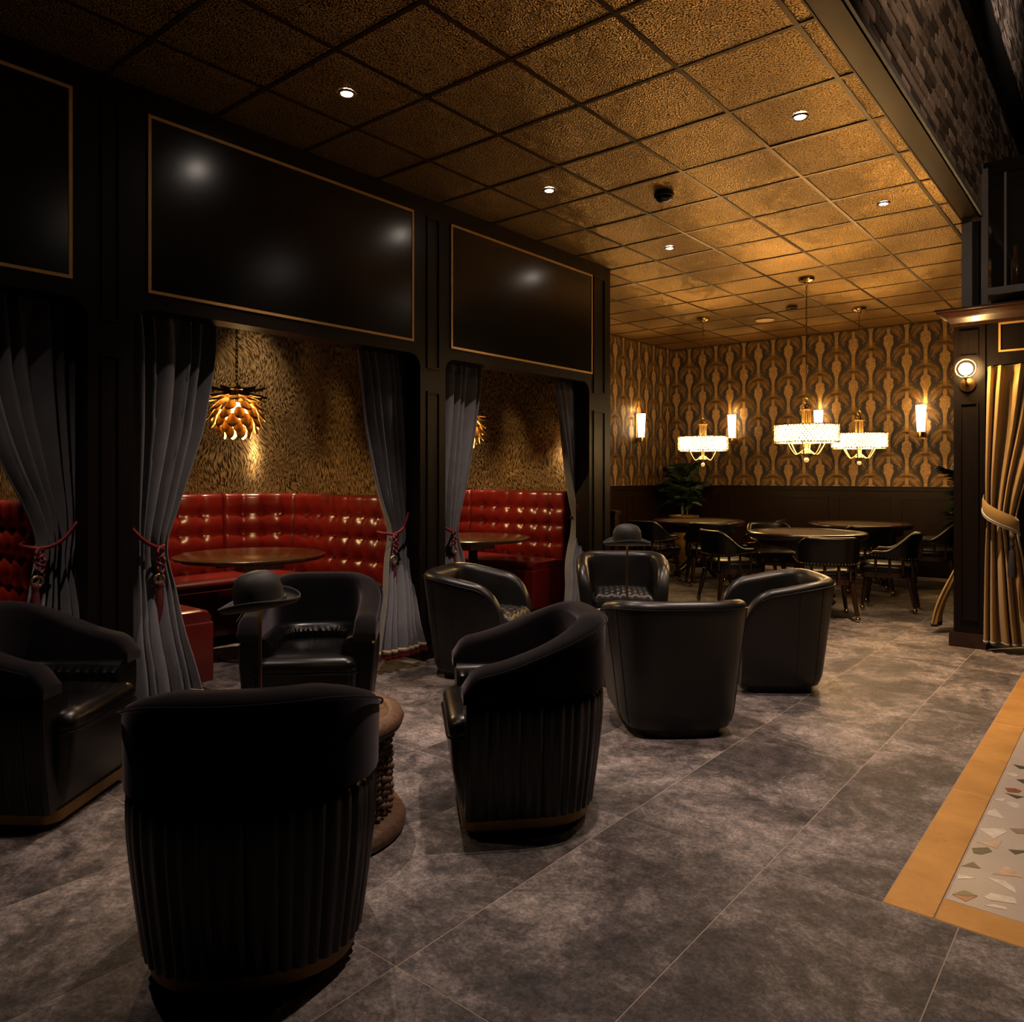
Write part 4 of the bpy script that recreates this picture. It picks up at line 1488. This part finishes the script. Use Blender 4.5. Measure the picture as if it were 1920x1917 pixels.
def velvet_chair(loc, fx, fy, label):
    rz = face_dir(fx, fy)
    t = empty('velvet_armchair', (loc[0], loc[1], 0), rz, label, 'armchair', 'black velvet and leather barrel armchairs')
    W, YF, YBK, NE = 0.335, 0.245, -0.335, 2.5
    pts, nr, L = chair_path(W, YF, YBK, NE)

    def endround(tt, lo, hi, r=0.16):
        return hi
    def zt_band(tt):
        e = min(tt, 1 - tt)
        k = sstep(e / 0.40)
        z = lerp(0.655, 0.825, k)
        q = max(0, 1 - e / 0.045)
        return z - 0.075 * (1 - math.sqrt(max(0, 1 - q * q)))
    zb_band = lambda tt: 0.535 + 0.012 * sstep(min(tt, 1 - tt) / 0.5)
    def taper(z):
        return -0.055 * (1 - min(1, z / 0.45)) ** 1.3
    ribs = 38
    rib = lambda tt: 0.012 * abs(math.sin(math.pi * ribs * tt)) ** 0.6
    lw = MB().loft(shell(pts, nr, lambda tt: 0.075, lambda tt: 0.553, 0.150, taper, rib, 0.045, 8, 1.2), closed=True)
    lw.build('channelled_shell', 'black_leather', t, 40)
    # velvet band sits a little proud of the leather
    p2 = [(x + nx * 0.016, y_ + ny * 0.016) for (x, y_), (nx, ny) in zip(pts, nr)]
    p2[0] = (p2[0][0], p2[0][1] + 0.012)
    p2[-1] = (p2[-1][0], p2[-1][1] + 0.012)
    MB().loft(shell(p2, nr, zb_band, zt_band, 0.115, lambda z: 0.02 * (z - 0.55), None, 0.035, 5)).build('velvet_band', 'velvet', t, 50)
    seam = [(x + nx * 0.012, y_ + ny * 0.012, zt_band(i / 168) - 0.022) for i, ((x, y_), (nx, ny)) in enumerate(zip(p2, nr)) if 4 < i < 164]
    MB().tube(seam, 0.0035, 5).build('seam_welt', 'velvet', t, 60)
    # seat cushion, front panel and base
    secs = []
    for z, d in ((0.375, 0.006), (0.385, 0.0), (0.425, 0.0), (0.445, 0.012), (0.458, 0.035), (0.468, 0.08), (0.474, 0.14)):
        secs.append([(x, y_, z) for x, y_ in dplan(0.262 - d, 0.305 - d, -0.25 + d, 2.6, rf=max(0.02, 0.06 - d * 0.2))])
    MB().loft(secs).build('seat_cushion', 'black_leather', t, 60)
    MB().tube([(x, y_, 0.378) for x, y_ in dplan(0.266, 0.309, -0.24, 2.6, rf=0.06)], 0.005, 6, True).build('seat_piping', 'black_leather', t, 60)
    secs = []
    for z, d in ((0.075, 0.06), (0.15, 0.035), (0.25, 0.014), (0.375, 0.006)):
        secs.append([(x, y_, z) for x, y_ in dplan(0.262 - d * 0.4, 0.305 - d, -0.24 + d, 2.6, rf=0.05)])
    MB().loft(secs).build('front_panel', 'black_leather', t, 50)
    secs = [[(x, y_, z) for x, y_ in dplan(0.285, 0.255, -0.285, 2.6, rf=0.06)] for z in (0.032, 0.076)]
    MB().loft(secs).build('brass_plinth', 'brass_dull', t, 50)
    secs = [[(x, y_, z) for x, y_ in dplan(0.255, 0.215, -0.255, 2.6, rf=0.06)] for z in (0.0, 0.033)]
    MB().loft(secs).build('toe_base', 'dark_trim', t, 50)
    return t


velvet_chair((-2.05, 1.30), -0.78, 0.62, 'black velvet barrel armchair seen from behind, standing in front of the carved table')
velvet_chair((-2.04, 2.52), -0.68, -0.74, 'black velvet barrel armchair turned side-on between the carved table and the leather chairs')
velvet_chair((-3.50, 2.56), 0.70, -0.71, 'black velvet barrel armchair facing the room beside the bowler hat lamp, seat fully visible')
velvet_chair((-3.64, 1.25), 0.80, 0.60, 'black velvet barrel armchair in the corner below the first curtain, cut off by the frame')


def tub_chair(loc, fx, fy, label):
    rz = face_dir(fx, fy)
    t = empty('leather_armchair', (loc[0], loc[1], 0), rz, label, 'armchair', 'charcoal leather tub armchairs')
    W, YF, YBK, NE = 0.352, 0.255, -0.345, 3.4
    pts, nr, L = chair_path(W, YF, YBK, NE)
    def zt(tt):
        e = min(tt, 1 - tt)
        k = sstep(e / 0.36)
        q = max(0, 1 - e / 0.11)
        return lerp(0.655, 0.735, k) - 0.25 * (1 - math.sqrt(max(0, 1 - q * q)))
    flare = lambda z: 0.050 * (z - 0.45) / 0.4 - 0.022 * max(0, (0.12 - z) / 0.08) ** 2
    MB().loft(shell(pts, nr, lambda tt: 0.05, zt, 0.095, flare, None, 0.047, 12)).build('tub_shell', 'charcoal_leather', t, 60)
    for i in (34, 48, 120, 134):
        (x, y_), (nx, ny) = pts[i], nr[i]
        zz = zt(i / 168)
        b = MB()
        b.tube([(x + nx * (flare(z) + 0.001), y_ + ny * (flare(z) + 0.001), z) for z in [lerp(0.07, zz - 0.045, q / 12) for q in range(13)]], 0.0025, 5)
        b.build('seam', 'charcoal_leather', t, 60)
    welt = [(x + nx * (flare(zt(i / 168) - 0.04) + 0.002), y_ + ny * (flare(zt(i / 168) - 0.04) + 0.002), zt(i / 168) - 0.04) for i, ((x, y_), (nx, ny)) in enumerate(zip(pts, nr)) if 10 < i < 158]
    MB().tube(welt, 0.003, 5).build('welt', 'charcoal_leather', t, 60)
    # quilted seat
    v, f = [], []
    NX, NY = 56, 60
    x0, x1, y0, y1 = -0.235, 0.235, -0.23, 0.285
    for j in range(NY + 1):
        for i in range(NX + 1):
            u, w = i / NX, j / NY
            x, y_ = lerp(x0, x1, u), lerp(y0, y1, w)
            e = min(u, 1 - u, w, 1 - w)
            q1 = abs(math.sin(math.pi * (x + y_) / 0.095))
            q2 = abs(math.sin(math.pi * (x - y_) / 0.095))
            z = 0.425 + 0.020 * (q1 * q2) ** 0.4 + 0.03 * math.sin(math.pi * u) * math.sin(math.pi * w)
            z -= 0.06 * max(0, 1 - e / 0.06) ** 2
            v.append((x, y_, z))
    for j in range(NY):
        for i in range(NX):
            a = j * (NX + 1) + i
            f.append((a, a + 1, a + NX + 2, a + NX + 1))
    link('quilted_seat', mesh_from('quilted_seat', v, f, 'charcoal_leather', 180), t)
    secs = []
    for z, d in ((0.05, 0.05), (0.12, 0.025), (0.30, 0.008), (0.375, 0.0), (0.40, 0.012)):
        secs.append([(x, y_, z) for x, y_ in dplan(0.245, 0.285 - d, -0.25, 3.4, rf=0.04)])
    MB().loft(secs).build('front_panel', 'charcoal_leather', t, 50)
    secs = [[(x, y_, z) for x, y_ in dplan(0.24, 0.20, -0.255, 3.0, rf=0.06)] for z in (0.0, 0.052)]
    MB().loft(secs).build('swivel_base', 'dark_trim', t, 50)
    return t


tub_chair((-3.62, 4.08), 0.93, 0.36, 'charcoal leather tub armchair beside the partition column, turned side-on to the room')
tub_chair((-3.34, 5.50), 0.55, -0.83, 'charcoal leather tub armchair facing the room behind the small bowler hat lamp')
tub_chair((-1.95, 5.08), -0.80, -0.60, 'charcoal leather tub armchair standing towards the portal column with its arm turned to the room')
tub_chair((-2.06, 3.90), -0.68, 0.73, 'charcoal leather tub armchair seen squarely from behind')


# ================================================================ COFFEE TABLES AND HAT LAMPS
ct = empty('drum_table', (-2.54, 1.84, 0), 0.3, 'round carved wood drum table with knobbly lattice sides among the velvet chairs', 'coffee table')
TR = 0.35
rim = []
MB().lathe([(TR - 0.055, 0.425), (TR - 0.02, 0.398), (TR + 0.005, 0.405), (TR + 0.014, 0.43), (TR + 0.004, 0.452), (TR - 0.022, 0.462), (TR - 0.046, 0.456), (TR - 0.055, 0.44)], 72, close=False).build('rim', 'table_wood', ct, 60)
for k in range(7):
    x0 = -TR + 0.05 + k * (2 * TR - 0.1) / 7
    x1 = x0 + (2 * TR - 0.1) / 7 - 0.003
    rr = TR - 0.05
    pl = []
    for x in (x0, (x0 + x1) / 2, x1):
        pl.append((x, -math.sqrt(max(0.0004, rr * rr - x * x))))
    pl += [(x, -y_) for x, y_ in pl[::-1]]
    MB().prism(pl, 0.415, 0.445).build('plank', 'table_wood', ct)
MB().lathe([(TR - 0.01, 0.0), (TR + 0.018, 0.012), (TR + 0.022, 0.04), (TR + 0.006, 0.066), (TR - 0.04, 0.072)], 72).build('base_ring', 'table_wood', ct, 60)
MB().lathe([(TR - 0.105, 0.07), (TR - 0.105, 0.41)], 48, close=False).build('core', 'dark_trim', ct, 60)
for k in range(56):
    a = 2 * math.pi * k / 56
    b = MB()
    for q in range(13):
        z = 0.084 + q * 0.0255 + (0.0127 if k % 2 else 0)
        if z > 0.40:
            continue
        r_ = TR - 0.042 + random.uniform(-0.006, 0.006)
        b.ball((r_ * math.cos(a), r_ * math.sin(a), z), 0.0148 + random.uniform(-0.002, 0.0015), 8, 0.95)
    b.lathe([(0.009, 0.07), (0.009, 0.415)], 6, Matrix.Translation(((TR - 0.06) * math.cos(a), (TR - 0.06) * math.sin(a), 0)))
    b.build('carved_post', 'table_wood', ct, 60)

c2 = empty('side_table', (-2.72, 4.50, 0), 0, 'low cream topped round table between the leather armchairs', 'coffee table')
MB().lathe([(0.34, 0.40), (0.36, 0.408), (0.362, 0.425), (0.352, 0.432)], 60).build('table_top', 'cream_top', c2, 40)
MB().lathe([(0.06, 0.012), (0.055, 0.40)], 24).build('pedestal', 'brass_dull', c2, 40)
MB().lathe([(0.22, 0.0), (0.22, 0.012), (0.07, 0.022)], 40).build('foot', 'brass_dull', c2, 40)


def hat_lamp(loc, zb, tilt, rz, label, hgt):
    t = empty('hat_lamp', (loc[0], loc[1], zb), rz, label, 'table lamp', 'bowler hat table lamps')
    MB().lathe([(0.075, 0.0), (0.075, 0.010), (0.02, 0.016)], 32).build('base', 'brass_dull', t, 40)
    MB().lathe([(0.0065, 0.012), (0.0065, hgt)], 12).build('stem', 'brass_dull', t, 60)
    hat = empty('hat_pivot')
    prof = [(0.143, 0.022), (0.141, 0.014), (0.132, 0.004), (0.115, 0.000), (0.098, 0.002), (0.091, 0.010), (0.089, 0.03), (0.088, 0.06), (0.083, 0.088), (0.070, 0.112), (0.050, 0.126), (0.025, 0.132), (0.002, 0.133)]
    n = 56
    v, f = [], []
    for r_, z in prof:
        for k in range(n):
            a = 2 * math.pi * k / n
            ex = 1.0 + 0.06 * math.cos(2 * a)
            zz = z
            if r_ > 0.092:
                q = (r_ - 0.092) / 0.05
                zz = z + 0.030 * q * (0.5 - 0.5 * math.cos(2 * a)) - 0.008 * q
            v.append((r_ * ex * math.cos(a), r_ * (2 - ex) * math.sin(a), zz))
    for j in range(len(prof) - 1):
        for k in range(n):
            k2 = (k + 1) % n
            f.append((j * n + k, j * n + k2, (j + 1) * n + k2, (j + 1) * n + k))
    f.append(tuple((len(prof) - 1) * n + k for k in range(n)))
    bpy.data.objects.remove(hat)
    me = mesh_from('hat_shade', v, f, 'hat_felt', 60)
    M = Matrix.Translation((0, 0, hgt - 0.005)) @ Matrix.Rotation(tilt[0], 4, 'X') @ Matrix.Rotation(tilt[1], 4, 'Y')
    o = link('hat_shade', me, t)
    o.matrix_local = M
    md = o.modifiers.new('thickness', 'SOLIDIFY')
    md.thickness = 0.004
    md.offset = -1
    b = MB()
    b.tube([(0.0915 * (1 + 0.06 * math.cos(2 * w)) * math.cos(w), 0.0915 * (1 - 0.06 * math.cos(2 * w)) * math.sin(w), 0.016) for w in [2 * math.pi * i / 48 for i in range(48)]], 0.007, 6, True)
    o = b.build('hat_band', 'hat_felt', t, 60)
    o.matrix_local = M
    o = MB().lathe([(0.06, 0.055), (0.001, 0.054)], 24).build('led_disc', 'glow_hat', t)
    o.matrix_local = M
    lamp('hat_light', 'SPOT', (0, 0, hgt + 0.035), 1.2, AMBER, 0.03, t, 150, 0.6)
    return t


hat_lamp((-2.595, 1.65), 0.4455, (R(4), R(-9)), R(YAW), 'bowler hat lamp with tilted brim on the carved drum table', 0.455)
hat_lamp((-2.60, 4.34), 0.4325, (R(2), 0.0), R(YAW), 'small bowler hat lamp between the leather armchairs', 0.515)


# ================================================================ CARD TABLES AND CHAIRS
def poker_table(x, y_, label):
    t = empty('card_table', (x, y_, 0), 0.3, label, 'card table', 'round card tables')
    MB().lathe([(0.50, 0.70), (0.60, 0.705), (0.625, 0.725), (0.628, 0.75), (0.615, 0.768), (0.59, 0.774), (0.52, 0.772), (0.505, 0.764)], 64, close=False).build('rail', 'mahogany', t, 50)
    MB().lathe([(0.51, 0.750), (0.51, 0.7635)], 48).build('felt_top', 'felt_green', t, 40)
    MB().lathe([(0.50, 0.62), (0.52, 0.64), (0.52, 0.705), (0.40, 0.708)], 56).build('apron', 'mahogany', t, 40)
    MB().lathe([(0.10, 0.12), (0.12, 0.18), (0.08, 0.24), (0.07, 0.40), (0.10, 0.52), (0.15, 0.62)], 28).build('pedestal', 'mahogany', t, 50)
    for k in range(4):
        a = R(45 + 90 * k)
        pth = [(0.06 * math.cos(a), 0.06 * math.sin(a), 0.20), (0.18 * math.cos(a), 0.18 * math.sin(a), 0.17), (0.30 * math.cos(a), 0.30 * math.sin(a), 0.09), (0.38 * math.cos(a), 0.38 * math.sin(a), 0.035)]
        MB().tube(pth, [0.05, 0.045, 0.038, 0.034], 10).build('leg', 'mahogany', t, 60)
    return t


poker_table(-4.80, 9.92, 'round mahogany card table in front of the potted palm')
poker_table(-2.88, 8.62, 'round mahogany card table with a chair turned its back beside the leather armchair')
poker_table(-2.87, 10.60, 'round mahogany card table nearest the wainscot of the back wall')

PCH = None


def make_poker_chair():
    t = empty('card_chair', (0, 0, 0), 0, 'black leather bucket chair with nail heads at a card table', 'chair', 'chairs round the card tables')
    W, YF, YBK, NE = 0.285, 0.17, -0.285, 2.7
    pts, nr, L = chair_path(W, YF, YBK, NE)
    def zt(tt):
        e = min(tt, 1 - tt)
        return lerp(0.62, 0.80, sstep((e - 0.10) / 0.24)) - 0.03 * max(0, 1 - e / 0.03)
    def zb(tt):
        e = min(tt, 1 - tt)
        return lerp(0.56, 0.53, sstep(e / 0.3))
    fl_ = lambda z: 0.11 * max(0, z - 0.58)
    MB().loft(shell(pts, nr, zb, zt, 0.055, fl_, None, 0.026, 5)).build('bucket_back', 'black_leather', t, 50)
    nb = MB()
    for i in range(4, 165, 4):
        (x, y_), (nx, ny) = pts[i], nr[i]
        nb.ball((x + nx * 0.002, y_ + ny * 0.002, zb(i / 168) + 0.016), 0.0055, 6)
    stuff(nb.build('nail_head', 'brass', t, 180))
    secs = []
    for z, d in ((0.40, 0.01), (0.41, 0.0), (0.45, 0.0), (0.475, 0.02), (0.487, 0.06), (0.492, 0.12)):
        secs.append([(x, y_, z) for x, y_ in dplan(0.265 - d, 0.265 - d, -0.24 + d, 2.8, rf=0.06)])
    MB().loft(secs).build('seat_cushion', 'black_leather', t, 60)
    secs = [[(x, y_, z) for x, y_ in dplan(0.255, 0.25, -0.235, 2.8, rf=0.05)] for z in (0.345, 0.402)]
    MB().loft(secs).build('seat_frame', 'mahogany', t, 50)
    for k in range(10):
        i = 8 + int(k * 152 / 9)
        (x, y_), (nx, ny) = pts[i], nr[i]
        MB().lathe([(0.012, 0.38), (0.016, 0.46), (0.012, 0.56)], 8, Matrix.Translation((x - nx * 0.03, y_ - ny * 0.03, 0))).build('arm_post', 'mahogany', t, 60)
    for sx in (-1, 1):
        for (ya, yb_) in ((0.20, 0.235), (-0.19, -0.25)):
            b = MB().tube([(sx * 0.20, ya, 0.36), (sx * 0.215, lerp(ya, yb_, 0.5), 0.20), (sx * 0.235, yb_, 0.055)], [0.028, 0.024, 0.018], 8)
            lg = b.build('leg', 'mahogany', t, 60)
            MB().ball((sx * 0.237, yb_, 0.026), 0.026, 10).build('caster', 'chrome_caster', lg, 180)
    return t


SPOTS = [((-2.42, 7.80), (-0.47, 0.88), 'black leather card chair with its back to the leather armchair, casters shining'),
         ((-2.06, 8.72), (-0.99, -0.15), 'black leather card chair on casters beside the open floor, seat catching amber light'),
         ((-3.50, 8.00), (0.62, 0.78), 'black leather card chair with gold glints on its arm beyond the small hat lamp'),
         ((-3.52, 9.34), (0.60, -0.70), 'black leather card chair on the far side of the card table beside the leather chairs'),
         ((-5.02, 9.06), (0.25, 0.97), 'black leather card chair beside the mahogany post'),
         ((-4.30, 9.16), (-0.55, 0.82), 'black leather card chair turned its back in front of the palm table'),
         ((-3.98, 10.12), (-0.98, -0.15), 'black leather card chair between the palm table and the wainscot table'),
         ((-2.02, 10.72), (-1.0, -0.1), 'black leather card chair beside the foliage behind the portal column'),
         ((-2.55, 9.80), (-0.35, 0.94), 'black leather card chair between the two card tables nearest the column')]
proto = make_poker_chair()
for k, (xy, fd, lab) in enumerate(SPOTS):
    o = proto if k == 0 else copy_tree(proto)
    o.location = (xy[0], xy[1], 0)
    o.rotation_euler = (0, 0, face_dir(*fd))
    o['label'] = lab

# mahogany post beside the partition end
ps = empty('newel_post', (-4.62, 7.42, 0), 0, 'square mahogany post with moulded cap at the end of the partition', 'post')
MB().box(-0.04, 0.04, -0.04, 0.04, 0, 0.95).build('shaft', 'mahogany', ps)
MB().box(-0.055, 0.055, -0.055, 0.055, 0.95, 0.965).box(-0.065, 0.065, -0.065, 0.065, 0.965, 0.985).box(-0.05, 0.05, -0.05, 0.05, 0.985, 0.995).build('cap', 'mahogany', ps)
MB().box(-0.055, 0.055, -0.055, 0.055, 0, 0.12).build('foot', 'mahogany', ps)


# ================================================================ PALMS
def frond_mesh(seed, L, droop):
    rr = random.Random(seed)
    v, f = [], []
    N = 22
    spine = []
    for i in range(N + 1):
        t = i / N
        spine.append(Vector((0, L * (t - 0.18 * droop * t * t), L * (0.55 * t - droop * t * t * 0.75))))
    for i in range(N):
        p, q = spine[i], spine[i + 1]
        w = 0.006 * (1 - i / N) + 0.0015
        n = len(v)
        v += [p + Vector((-w, 0, 0)), p + Vector((w, 0, 0)), q + Vector((w, 0, 0)), q + Vector((-w, 0, 0))]
        f.append((n, n + 1, n + 2, n + 3))
    for i in range(3, N + 1):
        t = i / N
        p = spine[i]
        d = (spine[min(N, i + 1)] - spine[i - 1]).normalized()
        ll = L * 0.36 * math.sin(math.pi * (0.12 + 0.80 * t)) ** 0.8
        for s in (-1, 1):
            dr = (Vector((s, 0, 0)) * 0.80 + d * 0.75 + Vector((0, 0, 0.25 - 0.55 * rr.random()))).normalized()
            sd = dr.cross(Vector((0, 0, 1))).normalized() * 0.011
            mid = p + dr * ll * 0.5 + Vector((0, 0, 0.01))
            tip = p + dr * ll + Vector((0, 0, -0.25 * ll))
            n = len(v)
            v += [p - sd * 0.4, p + sd * 0.4, mid + sd, tip, mid - sd]
            f.append((n, n + 1, n + 2, n + 3, n + 4))
    return mesh_from('frond', v, f, 'leaf')


FR = [frond_mesh(k, L, d) for k, (L, d) in enumerate(((0.62, 0.9), (0.75, 0.7), (0.5, 1.1), (0.68, 0.5)))]


def palm(x, y_, label, ph, nf, sc_, pot=True):
    t = empty('potted_palm', (x, y_, 0), 0, label, 'potted plant', 'potted palms')
    MB().lathe([(0.14, 0.0), (0.17, 0.03), (0.20, ph * 0.7), (0.215, ph - 0.04), (0.235, ph - 0.035), (0.24, ph), (0.215, ph), (0.205, ph - 0.05)], 36, close=False).build('pot', 'pot_gold', t, 50)
    MB().lathe([(0.208, ph - 0.06), (0.05, ph - 0.045)], 24).build('soil', 'soil', t)
    rr = random.Random(int(100 * abs(x)))
    for k in range(5):
        a = rr.uniform(0, 6.28)
        h = rr.uniform(0.25, 0.6) * sc_
        MB().tube([(0.05 * math.cos(a), 0.05 * math.sin(a), ph - 0.05), (0.07 * math.cos(a), 0.07 * math.sin(a), ph + h)], 0.012, 6).build('stalk', 'stalk', t, 60)
    for k in range(nf):
        lvl = k / nf
        o = link('frond', FR[k % 4], t)
        M = Matrix.Translation((0, 0, ph + (0.0 + 0.62 * lvl) * sc_)) @ Matrix.Rotation(k * 2.4 + rr.uniform(-0.3, 0.3), 4, 'Z') @ Matrix.Rotation(R(lerp(18, 52, rr.random())), 4, 'X') @ Matrix.Diagonal((sc_ * 0.92,) * 3 + (1,))
        o.matrix_local = M
    return t


palm(-5.62, 11.10, 'potted palm in a gold rimmed pot in the corner behind a card table', 0.76, 26, 0.84)
palm(-1.38, 9.9, 'green palm mostly hidden behind the dark portal column', 0.62, 22, 0.95)

# ================================================================ HALL LIGHTS AND ADDED FILL SPOT (out of frame, over the terrazzo)
hl = empty('hall_pendant', (0.15, 4.0, 4.6), 0, 'plain hall pendant over the terrazzo', 'pendant lamp')
MB().lathe([(0.05, 0.0), (0.14, 0.02), (0.12, 0.10), (0.03, 0.16)], 24, close=False).build('shade', 'black_metal', hl, 40)
MB().lathe([(0.006, 0.16), (0.006, 2.3)], 8).build('rod', 'black_metal', hl, 40)
lamp('hall_light', 'SPOT', (0, 0, 0.02), 210, (1.0, 0.74, 0.55), 0.06, hl, 62, 0.8)
hw = empty('hall_wall_washer', (0.35, 8.2, 5.75), 0, 'hall track spot washing the upper brick wall', 'spotlight')
MB().lathe([(0.05, 0.0), (0.055, 0.02), (0.055, 0.14), (0.02, 0.17)], 20, Matrix.Rotation(R(110), 4, 'Y')).build('can', 'black_metal', hw, 40)
MB().lathe([(0.008, 0.05), (0.008, 1.9)], 8).build('rod', 'black_metal', hw, 40)
lamp('wall_washer_light', 'SPOT', (-0.06, 0, 0.02), 60, (1.0, 0.78, 0.62), 0.05, hw, 120, 0.8, (0, R(105), 0))
hs = empty('side_fill_spot', (0.75, 3.6, 3.9), 0, 'added fill spot warming the lower brick wall and the glazed cabinet', 'spotlight')  # added fill, stands in for light reflected onto brick and cabinet
MB().lathe([(0.05, 0.0), (0.055, 0.02), (0.055, 0.14), (0.02, 0.17)], 20, Matrix.Rotation(R(110), 4, 'Y')).build('can', 'black_metal', hs, 40)
MB().lathe([(0.008, 0.05), (0.008, 3.0)], 8).build('rod', 'black_metal', hs, 40)
lamp('side_fill_light', 'SPOT', (-0.04, 0.06, 0.02), 85, (1.0, 0.68, 0.42), 0.05, hs, 125, 0.9, (R(94), 0, R(32)))
